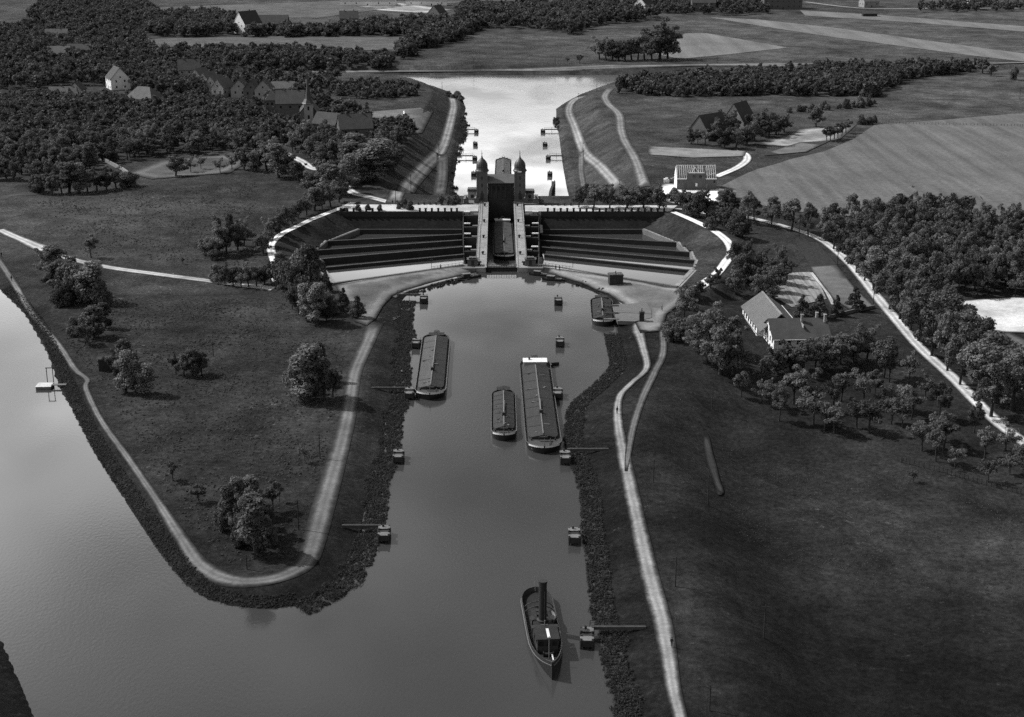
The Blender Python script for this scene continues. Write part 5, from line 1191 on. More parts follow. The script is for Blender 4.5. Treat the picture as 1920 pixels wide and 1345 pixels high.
def trunk_mb(kind, cl, seed):
    r = random.Random(seed); mb = MB(); th = {'round': .26, 'open': .18, 'young': .2, 'tall': .22, 'conifer': .2, 'avenue': .22, 'shrub': .2}[kind]
    top = {'round': 6.5, 'open': 6.2, 'young': 7, 'tall': 8.5, 'conifer': 9.2, 'avenue': 8, 'shrub': 3}[kind]
    b = Vector((r.uniform(-.3, .3), r.uniform(-.3, .3), top*.5)); t_ = Vector((r.uniform(-.3, .3), r.uniform(-.3, .3), top))
    mb.tube((0, 0, -.6), (0, 0, .25), th*1.5, th*1.1, 7, False); mb.tube((0, 0, .25), b, th*1.1, th*.75, 7, False); mb.tube(b, t_, th*.75, th*.25, 6, False)
    for c in (cl[3::6] if kind in ('round', 'open') else cl[:8 if kind != 'shrub' else 6]):
        s = Vector((0, 0, 0)).lerp(b, r.uniform(.55, 1.0)) if kind not in ('conifer', 'tall') else Vector((0, 0, max(.5, c[2]-.2)))
        mb.tube(s, (c[0]*.9, c[1]*.9, c[2]), th*.35, th*.08, 5, False)
    return mb
TREE = {}
def proto(kind, n, leaf, m, k, nm=None):
    key = (kind, k); V, Fq, cl = leaves(kind, n, leaf, 31*k+len(kind)*7)
    me = np_mesh('crown', V, Fq, m); tm = trunk_mb(kind, cl, k)
    tme = D.meshes.new('trunk'); tme.from_pydata(tm.v, [], tm.f); tme.materials.append(M['bark'])
    TREE.setdefault(kind, []).append((me, tme))
for k in range(6): proto('round', 7000, .235, ['leaf', 'leaf', 'leaf_dark', 'leaf', 'leaf_pale', 'leaf_dark'][k], k)
for k in range(4): proto('open', 2700, .20, ['leaf', 'leaf_dark', 'leaf', 'leaf_dark'][k], 10+k)
for k in range(2): proto('young', 2600, .25, ['leaf', 'leaf_dark'][k], 20+k)
for k in range(2): proto('tall', 4200, .21, ['leaf_dark', 'leaf'][k], 30+k)
for k in range(2): proto('conifer', 4200, .25, 'leaf_dark', 40+k)
for k in range(3): proto('avenue', 3800, .24, ['leaf', 'leaf_dark', 'leaf'][k], 50+k)
for k in range(3): proto('shrub', 5200, .36, ['leaf', 'leaf_dark', 'leaf'][k], 60+k)
PALE = {}
for k_ in ('round', 'open', 'shrub', 'tall'):
    src = TREE[k_][0]; c_ = src[0].copy(); c_.materials[0] = M['leaf_pale']; PALE[k_] = (c_, src[1])
NAMES = {'round': 'broadleaf_tree', 'open': 'orchard_tree', 'young': 'young_tree', 'tall': 'poplar_tree', 'conifer': 'conifer_tree', 'avenue': 'avenue_tree', 'shrub': 'shrub'}
def tree(kind, x, y, z, h, label, group=None, wide=1.0, pale=False, v=None, cat=None, name=None):
    cm, tm = PALE[kind] if pale and kind in PALE else TREE[kind][RNG.integers(len(TREE[kind])) if v is None else v]
    t = D.objects.new(name or NAMES[kind], None); COL.objects.link(t); t.location = (x, y, z); t.rotation_euler = (0, 0, RNG.uniform(0, 6.28))
    s = h/(9.8 if kind != 'shrub' else 9.0); w_ = s*wide; w_ *= RNG.uniform(.82, 1.18); t.scale = (w_*RNG.uniform(.88, 1.12), w_*RNG.uniform(.88, 1.12), s); t.empty_display_size = 1
    tag(t, label, cat or ('shrub' if kind == 'shrub' else 'tree'), group)
    for nm, me in (('trunk', tm), ('crown', cm)):
        o = D.objects.new(nm, me); COL.objects.link(o); o.parent = t
    return t
ORD = ['first', 'second', 'third', 'fourth', 'fifth', 'sixth', 'seventh', 'eighth', 'ninth', 'tenth', 'eleventh', 'twelfth', 'thirteenth', 'fourteenth', 'fifteenth', 'sixteenth', 'seventeenth', 'eighteenth', 'nineteenth', 'twentieth', 'twenty-first', 'twenty-second', 'twenty-third', 'twenty-fourth', 'twenty-fifth']
def cluster(L, where, group, look=None, wide=1.0, by='left', mix=0.0):
    """L: (px, py of the foot, height in photo pixels, kind[, pale])"""
    key = (lambda q: q[0]) if by == 'left' else (lambda q: q[1])
    rr = random.Random(len(where)*7+len(L))
    L = [((q[0], q[1], q[2]*rr.uniform(1.0, 1.25), 'tall', (1 if rr.random() < .4 else 0), rr.uniform(1.5, 2.1)) if q[3] == 'round' and rr.random() < mix else q) for q in L]
    L = sorted(L, key=key); P3 = on_many([(q[0], q[1]) for q in L])
    word = {'round': 'broad tree', 'open': 'loose tree', 'young': 'young tree', 'tall': 'slim tree', 'conifer': 'conifer', 'avenue': 'tree', 'shrub': 'bush'}
    for i, (q, p) in enumerate(zip(L, P3)):
        hgt = q[2]/ppm(*p)*1.04; w_ = word[q[3]]
        lab = f'{ORD[i]} {w_} from the {"left" if by == "left" else "far end"} {where}' if len(L) > 1 else f'{w_} {where}'
        tree(q[3], p[0], p[1], p[2], hgt, lab, group, wide=wide*(q[5] if len(q) > 5 else 1), pale=(len(q) > 4 and q[4] == 1))
R_, O_, Y_, T_, C_f, A_, B_ = 'round', 'open', 'young', 'tall', 'conifer', 'avenue', 'shrub'
# left meadow and land spit
cluster([(171,484,44,Y_,0,1.3)], 'standing alone in the left meadow above the pale path', None)
cluster([(343,496,13,Y_,0,1.4)], 'alone in the meadow, smallest near the pale path', None)
cluster([(324,902,40,Y_,0,1.25)], 'by the spit path, taller of the two lone ones', None)
cluster([(373,942,35,Y_,0,1.5)], 'by the spit path, shorter of the two lone ones', None)
cluster([(392,478,42,B_),(408,470,70,T_),(412,480,60,R_),(425,476,66,R_),(431,448,52,T_),(446,470,64,R_),(458,462,52,R_),(400,488,26,B_)], 'in the grove of the left meadow', 'grove in the left meadow', wide=1.0)
cluster([(408,528,34,B_),(422,533,40,R_),(437,536,44,R_),(452,537,46,R_),(466,538,44,R_),(481,537,46,R_),(496,534,44,R_),(508,530,40,R_)], 'in the hedge row beside the pale path', 'hedge row beside the pale path', wide=1.2)
cluster([(528,505,34,B_),(522,540,62,R_),(538,552,78,R_),(552,566,86,R_),(566,560,92,R_),(583,570,96,R_),(600,566,80,R_),(592,590,70,R_),(560,590,74,R_),(576,604,72,T_,1,1.7),(596,608,78,T_,1,1.7),(612,602,56,R_),(548,580,60,R_),(620,590,54,B_)], 'in the big dark clump beside the left basins', 'dark clump at the left end of the basins', mix=.4, wide=.85)
cluster([(612,548,40,C_f),(644,582,44,C_f),(671,597,44,C_f)], 'on the left quay ground', 'conifers on the left quay', wide=1.25)
cluster([(88,520,54,R_),(108,516,50,R_),(100,546,62,R_),(121,550,70,R_),(138,560,74,R_),(154,566,62,R_,1),(172,566,60,R_),(188,572,44,B_),(132,520,50,R_),(116,572,50,B_)], 'in the grove where the pale path enters', 'grove beside the left end of the pale path', mix=.35, wide=1.1)
cluster([(148,640,44,O_),(160,646,48,R_),(176,632,50,R_),(198,616,48,T_,0,1.4),(158,620,40,R_),(140,628,34,B_)], 'in the small scrub grove on the land spit', 'small scrub grove on the spit', mix=.35, wide=1.1)
cluster([(216,712,56,R_),(236,736,64,R_,1),(232,692,50,R_),(256,738,62,R_),(274,740,58,R_),(252,704,54,R_)], 'in the grove by the dark shed', 'grove by the dark shed', mix=.4, wide=.9)
cluster([(330,702,42,R_),(345,706,54,R_,1),(362,706,50,R_,1),(378,702,48,R_)], 'in the pale bushy grove in the mid spit', 'pale grove in the mid spit', mix=.5, wide=.85)
cluster([(553,736,66,B_,0,.8),(562,748,82,R_),(578,752,92,R_),(592,750,96,C_f),(608,750,84,R_),(624,744,70,R_),(574,716,52,B_),(600,714,60,R_)], 'in the dark grove beside the left towpath', 'dark grove beside the left towpath', mix=.85, wide=.72)
cluster([(572,868,46,O_,1)], 'thin and wispy, alone near the left towpath', None)
cluster([(418,996,66,B_,0,.8),(436,1002,82,R_),(450,986,80,R_,1),(462,1012,92,R_),(480,1036,122,T_,0,2.1),(470,968,70,R_,1),(496,1004,86,R_),(512,960,62,Y_,0,1.5),(505,1022,60,B_,0,.9),(446,1024,60,B_,0,.9),(524,942,40,Y_,0,1.3)], 'in the grove at the spit tip', 'grove at the tip of the land spit', mix=.6, wide=.72)
cluster([(66,360,34,B_),(82,364,44,R_),(98,364,42,R_),(116,364,46,R_),(130,362,62,T_,0,1.4),(148,362,54,T_,1,1.5),(164,360,46,R_),(182,358,44,R_),(200,356,40,R_),(218,354,42,R_),(236,350,36,B_)], 'in the tree row under the left wood', 'tree row under the left wood', wide=1.2)
cluster([(330,331,46,R_),(358,324,36,O_,1),(377,318,34,O_,1),(413,325,34,O_,1),(435,318,36,O_),(458,318,52,R_),(480,322,46,R_),(500,320,60,R_),(522,334,62,T_,1,1.8),(540,328,46,R_)], 'on the grey lawn before the dense wood', 'trees on the grey lawn', wide=1.2)
# along the left path and road
cluster([(494,476,40,R_),(503,462,52,R_),(512,448,48,R_),(524,438,44,R_),(536,426,44,R_),(548,420,40,R_),(560,410,40,R_),(575,404,38,R_),(590,396,48,T_,0,1.6),(604,392,42,R_),(620,388,46,R_),(636,380,44,R_)], 'in the row outside the white left path', 'row outside the white left path', wide=1.1)
cluster([(585,362,48,R_),(603,350,56,R_),(618,366,62,T_,0,1.8),(628,344,58,R_),(640,366,58,R_),(652,352,60,R_),(662,338,60,R_),(676,344,56,R_),(690,336,58,R_),(704,340,62,R_),(560,340,44,R_),(668,318,60,R_),(720,332,56,R_),(738,322,54,R_)], 'around the village road bend', 'trees round the village road bend', mix=.35, wide=1.15)
cluster([(760,392,22,B_,0,.9),(748,394,16,B_),(690,396,14,B_),(712,397,14,B_),(670,396,14,B_),(768,396,20,B_)], 'behind the left retaining wall', 'bushes behind the left retaining wall', wide=.8)
cluster([(776,378,22,B_,0,.8),(826,386,26,R_,0,1.2),(842,386,24,R_,0,1.2),(857,384,20,B_)], 'below the lock road left of the tower', 'bushes below the lock road')
# right of the tower
cluster([(1085,392,50,R_),(1113,394,54,R_),(1143,394,44,R_),(1175,394,54,R_),(1206,394,54,R_),(1236,394,54,R_)], 'in the row right of the tower', 'round trees on the lock road', wide=1.2)
cluster([(1135,368,30,B_),(1100,372,30,B_),(1262,378,26,B_),(1278,384,30,B_)], 'on the slope behind the round road trees', 'bushes behind the round road trees')
cluster([(1288,402,48,R_),(1298,406,56,R_),(1310,408,62,R_),(1325,406,44,R_),(1340,412,34,B_),(1354,424,36,R_),(1366,430,46,R_),(1378,440,48,B_,0,.8),(1392,446,40,R_),(1335,430,26,B_)], 'in the thicket inside the avenue bend', 'thicket inside the avenue bend', wide=1.1)
cluster([(1358,404,50,A_),(1372,408,44,A_),(1403,418,58,A_),(1414,414,42,A_),(1446,426,54,A_),(1484,433,60,A_),(1515,444,62,A_),(1547,453,62,A_),(1563,468,62,A_),(1590,496,76,A_),(1606,512,74,A_),(1621,527,76,A_),(1638,545,80,A_),(1668,581,88,A_),(1687,599,90,A_),(1707,620,92,A_),(1722,640,96,A_),(1747,668,104,A_),(1776,696,108,A_),(1800,722,112,A_),(1830,752,118,A_),(1858,782,122,A_)], 'in the near avenue row', 'near row of avenue trees', wide=1.1)
cluster([(1560,440,56,A_),(1580,455,60,A_),(1602,470,66,A_),(1622,488,70,A_),(1642,508,74,A_),(1660,528,78,A_),(1680,548,82,A_),(1700,568,86,A_),(1722,590,90,A_),(1742,612,94,A_),(1764,636,100,A_),(1786,660,104,A_),(1812,688,108,A_),(1838,714,112,A_),(1866,742,118,A_),(1896,770,120,A_)], 'in the far avenue row', 'far row of avenue trees', wide=1.15)
cluster([(1312,556,32,R_),(1332,541,34,R_),(1345,527,30,R_),(1296,562,30,B_)], 'below the white right path', 'small trees at the foot of the white right path', wide=1.1)
cluster([(1282,596,58,R_),(1268,616,38,R_),(1260,636,42,B_),(1276,640,50,R_),(1292,580,44,R_)], 'at the right edge of the quay', 'trees at the right edge of the quay', wide=1.2)
cluster([(1376,500,58,R_),(1388,524,62,R_),(1398,540,58,R_),(1412,522,52,R_),(1424,545,54,R_),(1428,500,40,R_),(1440,528,60,R_),(1452,548,62,R_),(1460,518,58,R_),(1470,535,54,R_),(1378,552,60,R_),(1420,562,50,R_),(1400,492,50,R_),(1438,562,48,B_)], 'in the dark grove above the vegetable plot', 'dark grove above the vegetable plot', wide=1.05)
cluster([(1503,594,44,C_f),(1536,596,46,C_f),(1568,592,40,C_f),(1603,582,46,C_f)], 'behind the white house', 'conifers behind the white house', wide=1.35)
cluster([(1325,680,104,R_,0,1.0),(1350,702,118,R_,0,1.1),(1340,650,80,R_),(1375,702,92,R_),(1368,664,80,R_),(1312,660,70,R_)], 'in the massive group left of the white house', 'massive group left of the white house', wide=1.1)
cluster([(1458,700,58,R_),(1482,694,62,R_),(1505,700,66,R_),(1528,690,60,R_),(1552,694,68,R_),(1575,684,66,R_),(1600,680,70,R_),(1625,676,68,R_),(1435,712,56,R_)], 'in the belt before the white house', 'dark belt before the white house', wide=1.2)
orch = [(1400,752,78),(1425,746,70),(1452,762,84),(1480,760,80),(1505,770,84),(1530,756,80),(1558,766,84),(1582,752,80),(1610,762,84),(1640,752,84),(1668,760,86),(1695,770,90),(1465,790,72),(1515,800,80),(1545,815,88),(1572,806,80),(1600,800,80),(1632,812,86),(1660,800,84),(1690,812,88)]
cluster([(x+((k*37) % 23)-11, y+((k*53) % 19)-9, h_*(.62+.05*((k*29) % 9)), O_ if k % 3 else Y_, 1 if k % 7 == 1 else 0) for k, (x, y, h_) in enumerate(orch)], 'in the orchard below the white house', 'orchard below the white house', wide=1.2)
orch2 = [(1720,796,92),(1748,820,92),(1775,842,90),(1720,848,80),(1755,872,72),(1800,870,80),(1700,720,90),(1672,716,84),(1648,712,80),(1735,752,96),(1770,780,100),(1880,842,86),(1850,860,70),(1905,880,60),(1825,820,90)]
cluster([(x+((k*37) % 23)-11, y+((k*53) % 19)-9, h_*(.62+.05*((k*29) % 9)), O_ if k % 2 else Y_, 1 if k % 7 == 1 else 0) for k, (x, y, h_) in enumerate(orch2)], 'in the scattered orchard near the avenue', 'scattered orchard near the avenue end', wide=1.15)
cluster([(1712,905,34,O_),(1852,905,60,O_),(1893,890,46,O_,1)], 'along the dark orchard fence', 'saplings along the orchard fence')
# beyond the lock on the right
cluster([(1237,112,74,R_,0,1.0),(1222,114,52,R_),(1252,111,56,R_)], 'in the tallest group beyond the far canal', 'tall tree group beyond the far canal', wide=1.15)
cluster([(1124,112,40,R_),(1136,113,42,R_),(1148,114,42,R_),(1160,114,44,R_),(1172,114,46,R_),(1184,113,46,R_),(1196,112,46,R_),(1208,112,50,R_)], 'in the dark copse left of the tall far tree', 'dark copse beyond the far canal', wide=1.25)
cluster([(1064,119,12,Y_,0,1.6),(1087,119,16,Y_,0,1.6)], 'of the two little trees on the far bank', 'two little trees on the far bank')
cluster([(1530,238,42,R_,0,1.1)], 'dark with a bare trunk, alone behind the farmyard', None)
cluster([(1550,265,26,Y_,0,1.5),(1557,264,27,Y_,0,1.5),(1564,262,27,Y_,0,1.5),(1571,260,28,Y_,0,1.5),(1578,256,28,Y_,0,1.5),(1586,250,26,Y_,0,1.5)], 'in the short farmyard row', 'short tree row by the farmyard')
cluster([(1296,270,34,R_),(1308,272,34,O_),(1322,272,36,O_),(1345,264,48,R_),(1358,278,46,R_),(1372,262,52,R_),(1380,278,42,R_),(1400,272,46,R_),(1415,264,44,R_),(1428,256,50,R_),(1442,258,44,R_),(1455,252,42,R_),(1470,248,38,R_),(1355,250,48,R_),(1410,250,44,R_)], 'in the old farm grove', 'trees of the old farm', wide=1.2)
cluster([(1616,234,20,B_),(1628,233,18,B_),(1640,231,16,B_),(1585,204,20,B_),(1612,202,22,B_),(1630,200,18,B_),(1480,212,14,B_),(1500,210,14,B_),(1550,207,16,B_)], 'in the low hedge behind the farmyard', 'low hedge behind the farmyard')
cluster([(1842,138,34,R_),(1858,143,26,R_),(1898,150,32,B_,0,.6)], 'at the right end of the far bank', 'trees at the right end of the far canal')
cluster([(842,182,12,B_,0,1.3),(856,184,13,B_,0,1.3),(864,190,12,B_)], 'at the shoulder of the lower water', 'bushes at the shoulder of the lower water')

def scatter(poly_px, step, seed=1, jitter=.45, zlo=None):
    r = np.random.default_rng(seed); B = on_many(poly_px)[:, :2]; lo, hi = B.min(0), B.max(0)
    g = np.stack(np.meshgrid(np.arange(lo[0], hi[0], step), np.arange(lo[1], hi[1], step)), -1); g[1::2, :, 0] += step/2
    g = g.reshape(-1, 2)+r.uniform(-jitter, jitter, (g.size//2, 2))*step
    g = g[inside(g, B)]
    return np.column_stack((g, height(g)))
def clear(Pn, spots, r):
    for s in spots: Pn = Pn[((Pn[:, :2]-np.array(s[:2]))**2).sum(1) > r*r]
    return Pn
BLD = [on(q[2], q[3])[:2] for q in HS]+[on(580, 240)[:2]]
def clear_view(Pn, back=24, side=9):
    for q in HS+[('church', '', 583, 240, 12)]:
        x, y, z = on(q[2], q[3]); hw = (q[4]/2+1) if len(q) > 4 else 6; u = np.array((x, y))/np.hypot(x, y); n = np.array((u[1], -u[0]))
        dd = Pn[:, :2]-np.array((x, y)); a = dd@u; b = np.abs(dd@n); Pn = Pn[~((a > -back) & (a < 9) & (b < hw))]
    return Pn
def wood_things(Pn, hlo, hhi, label, group, kinds, cap, wide=1.1):
    o = np.argsort(Pn[:, 1]); near = Pn[o[:cap]]; rest = Pn[o[cap:]]
    for p in near:
        k = kinds[RNG.integers(len(kinds))]
        tree(k, p[0], p[1], p[2], RNG.uniform(hlo, hhi), label, group, wide=wide)
    return rest
LOWP = {}
for kd, n_, lf in (('round', 620, .72), ('open', 460, .66), ('tall', 420, .65), ('shrub', 420, 1.15), ('avenue', 420, .8)): LOWP[kd] = [leaves(kd, n_, lf, 900+k) for k in range(3)]
def mass(name, Pn, hlo, hhi, label, cat, kinds, m, wide=1.15, seed=3):
    r = np.random.default_rng(seed); Vs, Fs, off = [], [], 0
    for p in Pn:
        V, Fq, _ = LOWP[kinds[r.integers(len(kinds))]][r.integers(3)]
        a = r.uniform(0, 2*PI); s = r.uniform(hlo, hhi)/9.6; w_ = s*wide*r.uniform(.9, 1.15)
        c, sn = math.cos(a)*w_, math.sin(a)*w_
        Q_ = np.column_stack((V[:, 0]*c-V[:, 1]*sn+p[0], V[:, 0]*sn+V[:, 1]*c+p[1], V[:, 2]*s+p[2])); Vs.append(Q_); Fs.append(Fq+off); off += len(V)
    o = D.objects.new(name, np_mesh(name, np.concatenate(Vs), np.concatenate(Fs), m)); COL.objects.link(o)
    return tag(o, label, cat, kind='stuff')
M['leaf_mass'] = mat('leaf_mass', .085, .8, amp=.5, scale=.09, amp2=.3, scale2=.5, spec=.1, transl=.18)
M['leaf_far'] = mat('leaf_far', .085, .8, amp=.5, scale=.05, amp2=.3, scale2=.3, spec=.1, transl=.18)
# the left wood between meadow and village
Pn = scatter([(-30,345),(90,343),(240,300),(330,292),(480,288),(545,300),(600,325),(640,315),(700,325),(745,300),(785,268),(762,245),(700,240),(640,262),(590,245),(520,232),(470,205),(330,195),(240,195),(150,190),(-30,196)], 7.0, 5)
Pn = clear_view(clear(Pn, BLD, 10))
_road = catmull(on_many([(662,362),(640,342),(612,322),(585,316),(560,300),(500,270),(470,255)])[:, :2], 3)
Pn = Pn[pdist(Pn[:, :2], _road, False) > 4.5]
rest = wood_things(Pn, 6.5, 13.5, 'rounded dark tree in the dense wood between meadow and village', 'dense wood before the village', ['round', 'round', 'round', 'open', 'avenue', 'tall'], 250, wide=1.12)
mass('village_wood', rest, 6, 11.5, 'dark dense wood rising between the village houses', 'wood', ['round', 'round', 'open'], 'leaf_mass', seed=8)
# the right wood behind the avenue: thin stems, light crowns
Pn = scatter([(1580,446),(1640,428),(1700,420),(1790,422),(1850,438),(1990,452),(1990,560),(1900,562),(1790,556),(1740,540),(1690,520),(1620,470)], 4.9, 4)
rest_r = wood_things(Pn, 11, 15.5, 'light crowned thin stemmed tree in the wood behind the avenue', 'wood behind the avenue', ['open', 'open', 'open', 'young', 'avenue', 'round'], 235, wide=.9)
mass('woodland', rest_r, 11, 15.5, 'back rows of the light crowned wood behind the avenue', 'wood', ['open', 'round'], 'leaf_mass', seed=77)
# far woods and hedges
for nm, poly, st, lo, hi, lb, kinds, sd in (
 ('woodland', [(-20,60),(150,50),(260,62),(285,100),(345,118),(420,128),(430,178),(330,186),(150,160),(60,172),(-20,166)], 9.5, 8, 14, 'dark far trees round the upper left houses', ['round', 'round', 'open'], 21),
 ('tree_belt', [(285,105),(400,98),(520,96),(620,104),(735,112),(735,126),(520,130),(420,130),(300,126)], 8.5, 7, 11, 'dark tree belt on the far bank of the lower canal at left', ['round', 'shrub', 'round'], 22),
 ('tree_belt', [(270,34),(400,30),(450,38),(450,66),(360,70),(275,70)], 9.5, 9, 14, 'dense far trees left of the white gabled farmhouse', ['round'], 23),
 ('tree_belt', [(470,64),(530,62),(640,58),(760,46),(860,44),(900,58),(860,80),(790,96),(745,116),(738,104),(790,80),(760,68),(600,70),(470,70)], 10, 9, 14, 'dark diagonal tree belt running down to the far bank', ['round', 'round', 'shrub'], 24),
 ('woodland', [(850,24),(930,22),(1000,20),(1120,18),(1200,28),(1240,34),(1180,44),(1120,48),(1085,68),(1010,58),(980,54),(885,56)], 10, 10, 16, 'dark wood at top centre', ['round', 'round', 'open'], 25),
 ('tree_belt', [(1225,8),(1440,6),(1440,26),(1370,30),(1290,30),(1230,24)], 11, 8, 13, 'far trees round the dark blocks at top right', ['round', 'open'], 26),
 ('woodland', [(80,4),(260,2),(300,28),(262,60),(150,48),(60,44)], 11, 10, 15, 'far wood at the top left corner', ['round'], 27),
 ('tree_belt', [(1720,14),(1930,12),(1930,22),(1720,24)], 12, 8, 12, 'far trees along the top right edge', ['round', 'open'], 28),
 ('plantation_wood', [(1150,176),(1260,182),(1400,181),(1560,181),(1640,182),(1668,166),(1722,146),(1800,140),(1832,133),(1740,131),(1640,133),(1500,140),(1380,148),(1260,154),(1165,164)], 6.2, 6.5, 10.5, 'dense plantation of young trees on the near bank of the lower canal', ['tall', 'avenue', 'round', 'shrub'], 29),
 ('scrub', [(618,164),(700,160),(780,166),(792,176),(756,184),(700,188),(630,184)], 6.5, 4, 7.5, 'scrub on the mound left of the lower water', ['shrub', 'round'], 30),
 ('village_wood', [(285,178),(430,190),(520,200),(600,215),(640,240),(700,240),(700,225),(640,205),(600,180),(640,150),(520,148),(300,145)], 11, 7, 11, 'garden trees between the terrace row and the church', ['round', 'round', 'open', 'shrub'], 31),
 ('tree_belt', [(870,10),(1240,8),(1230,16),(870,18)], 14, 9, 14, 'farthest trees along the top edge', ['round'], 32),
 ('scrub', [(1520,200),(1640,193),(1660,196),(1600,204),(1500,212)], 7, 2, 4.5, 'low scrub line across the right meadows', ['shrub'], 33)):
    Q_ = clear_view(clear(scatter(poly, st, sd), BLD, 9))
    if len(Q_): mass(nm, Q_, lo, hi, lb, 'wood' if 'wood' in nm else 'trees', kinds, 'leaf_far' if nm != 'plantation_wood' else 'leaf_mass', seed=sd)
# rank growth along the water's edge
def fringe(name, line_px, z, n, lab, lo, hi, hl, hh, leaf, seed, m='reed', closed=False, gap=.35, per=26):
    r = np.random.default_rng(seed); L_ = np.array([at(p[0], p[1], z) for p in line_px]); C = catmull(L_, 1.0)
    T = np.gradient(C, axis=0); T /= np.linalg.norm(T, axis=1)[:, None]; N = np.column_stack((-T[:, 1], T[:, 0]))
    w0 = r.normal(size=len(C)+60); wob = (np.convolve(w0, np.ones(25)/25, 'same')*3.0+np.convolve(np.resize(w0[::-1], len(w0)), np.ones(60)/60, 'same')*6+np.convolve(r.normal(size=len(C)+60), np.ones(5)/5, 'same')*1.3)[:len(C)]
    k = r.integers(len(C), size=n); k = k[(wob[k] > -gap*1.6)]
    off = r.uniform(lo, hi, len(k)); off = np.where(np.sign(lo+hi) > 0, off-np.clip(wob[k], -.3, 1.8)*(per > 10), off+np.clip(wob[k], -.3, 1.8)*(per > 10))
    Pp = C[k]+N[k]*off[:, None]+T[k]*r.uniform(-.6, .6, (len(k), 1)); zz = np.maximum(height(Pp), z); V_, n_ = [], per
    h_ = r.uniform(hl, hh, len(k))*(1+.4*np.clip(wob[k], -.5, 1.5))
    ct = np.column_stack((Pp, zz))
    d = r.normal(size=(len(k), n_, 3)); d[..., 2] = np.abs(d[..., 2])*.9; d /= np.linalg.norm(d, axis=2)[..., None]
    Pc = ct[:, None, :]+d*h_[:, None, None]*np.array((.8, .8, 1.0))*r.uniform(.5, 1, (len(k), n_, 1)); Pc = Pc.reshape(-1, 3); d = d.reshape(-1, 3)
    Nn = d+r.normal(size=d.shape)*.5; A = np.cross(Nn, r.normal(size=d.shape)); A /= np.linalg.norm(A, axis=1)[:, None]; B_q = np.cross(Nn/np.linalg.norm(Nn, axis=1)[:, None], A)
    s = leaf*r.uniform(.5, 1.3, len(d))[:, None]
    V = np.stack((Pc-A*s, Pc-B_q*s*.6, Pc+A*s, Pc+B_q*s*.6), 1).reshape(-1, 3)
    V[:, 2] = np.maximum(V[:, 2], z+.02)
    o = D.objects.new(name, np_mesh(name, V, np.arange(len(V)).reshape(-1, 4), m)); COL.objects.link(o)
    return tag(o, lab, 'bank growth', kind='stuff')
fringe('bank_scrub', [(1160,628),(1168,660),(1171,690),(1138,727),(1100,762),(1092,800),(1093,850),(1108,880),(1124,930),(1129,990),(1140,1050),(1148,1130),(1160,1180),(1172,1230),(1187,1300),(1203,1345),(1220,1400)], 0, 7500, 'dark ragged scrub along the right water edge', -3.8, .5, .1, .7, .15, 1, gap=2, per=16)
fringe('bank_scrub', [(752,566),(747,590),(748,620),(752,645),(742,680),(736,725),(730,767),(720,797),(714,848),(700,888),(690,930),(680,980),(662,1030),(642,1080),(600,1118),(560,1136)], 0, 7500, 'dark ragged scrub along the left water edge of the basin', -.5, 4.2, .1, .7, .15, 2, gap=2, per=16)
fringe('bank_scrub', [(560,1136),(515,1143),(470,1142),(430,1136),(385,1123),(348,1098),(300,1040),(240,950),(178,855),(130,762),(86,660),(45,590),(0,545)], 0, 5000, 'low rough growth along the left canal branch', -3.4, -.4, .1, .32, .16, 3, gap=2, per=9)
fringe('bank_scrub', [(880,518),(840,531),(800,540),(765,552)], 0, 160, 'low growth under the left quay edge', -.4, 2.5, .2, .6, .22, 4)
fringe('bank_scrub', [(1118,549),(1076,534),(1040,524)], 0, 130, 'low growth under the right quay edge', -2.5, .4, .2, .6, .22, 5)
fringe('bank_scrub', [(852,385),(851,340),(858,300),(866,240),(874,203),(868,188)], -14, 420, 'bush clumps along the left edge of the lower water', -.8, 1.6, .5, 1.5, .5, 6, gap=.0)
fringe('bank_scrub', [(1042,205),(1043,230),(1048,260),(1055,310),(1062,350),(1070,385)], -14, 420, 'bush clumps along the right edge of the lower water', -1.6, .8, .5, 1.5, .5, 7, gap=.0)
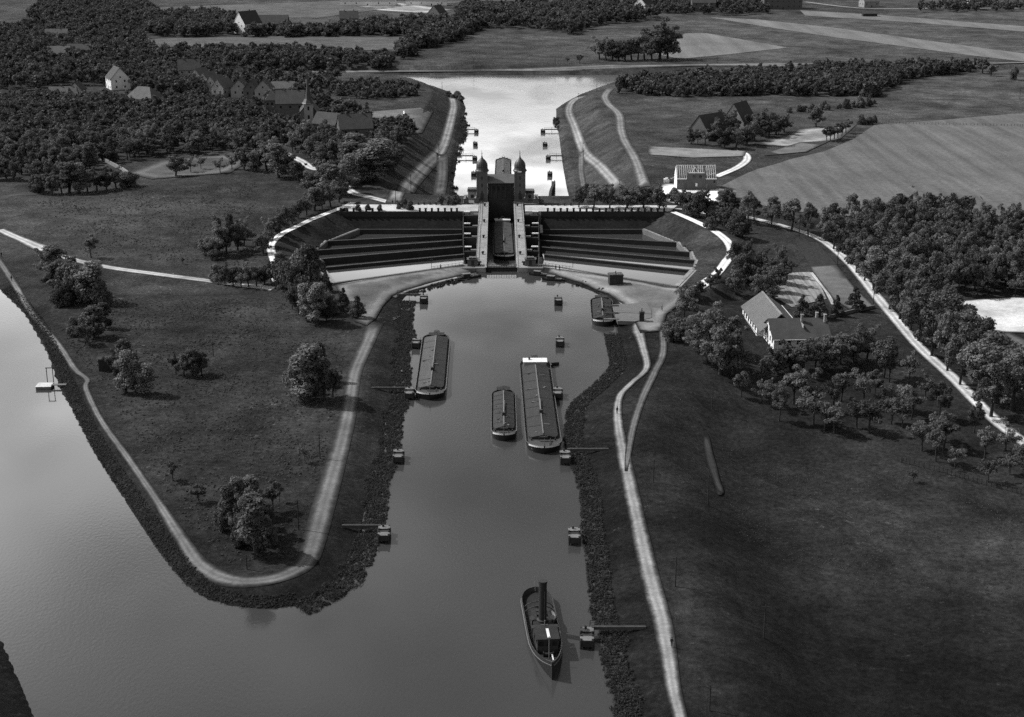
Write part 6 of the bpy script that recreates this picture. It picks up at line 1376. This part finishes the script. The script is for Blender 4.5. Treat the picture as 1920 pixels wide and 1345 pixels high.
# rough tufts over the meadows
def tufts(name, poly, n, lab, hl, hh, leaf, seed, m, keep=None):
    r = np.random.default_rng(seed); B = on_many(poly)[:, :2]; lo, hi = B.min(0), B.max(0)
    g = r.uniform(lo, hi, (n, 2)); g = g[inside(g, B)]
    f = np.sin(g[:, 0]*.21+2*np.sin(g[:, 1]*.13+seed))+np.sin(g[:, 1]*.17+1.7*np.sin(g[:, 0]*.11)); g = g[f*.5+r.normal(size=len(g)) > .5]
    for tr in TRACKS:
        if len(g): g = g[pdist(g, tr, False) > 1.9]
    zz = height(g); per = 6
    d = r.normal(size=(len(g), per, 3)); d[..., 2] = np.abs(d[..., 2])*1.2; d /= np.linalg.norm(d, axis=2)[..., None]
    Pc = (np.column_stack((g, zz))[:, None, :]+d*r.uniform(hl, hh, (len(g), 1, 1))).reshape(-1, 3); d = d.reshape(-1, 3)
    A = np.cross(d, r.normal(size=d.shape)); A /= np.linalg.norm(A, axis=1)[:, None]; Bq = np.cross(d, A); s = leaf*r.uniform(.5, 1.4, len(d))[:, None]
    V = np.stack((Pc-A*s, Pc-Bq*s*.7, Pc+A*s, Pc+Bq*s*.7), 1).reshape(-1, 3)
    o = D.objects.new(name, np_mesh(name, V, np.arange(len(V)).reshape(-1, 4), m)); COL.objects.link(o); return tag(o, lab, 'grass', kind='stuff')
SPIT = [(170,560),(520,560),(650,640),(640,720),(600,900),(570,1030),(440,1070),(360,1000),(200,740),(110,620)]
tufts('tall_grass', SPIT, 16000, 'rough dark grass tufts on the land spit', .08, .3, .22, 41, 'weed')
tufts('dry_grass', SPIT, 5000, 'pale dry grass tufts on the land spit', .08, .28, .18, 42, 'weed_pale')
tufts('dry_grass', [(1350,830),(1700,890),(1980,960),(1980,1150),(1600,1100),(1380,1000)], 9000, 'pale dry grass tufts on the right meadow', .03, .14, .11, 44, 'weed_pale')
tufts('tall_grass', [(60,380),(480,340),(480,500),(160,480)], 9000, 'rough grass tufts in the upper left meadow', .08, .3, .25, 46, 'weed')
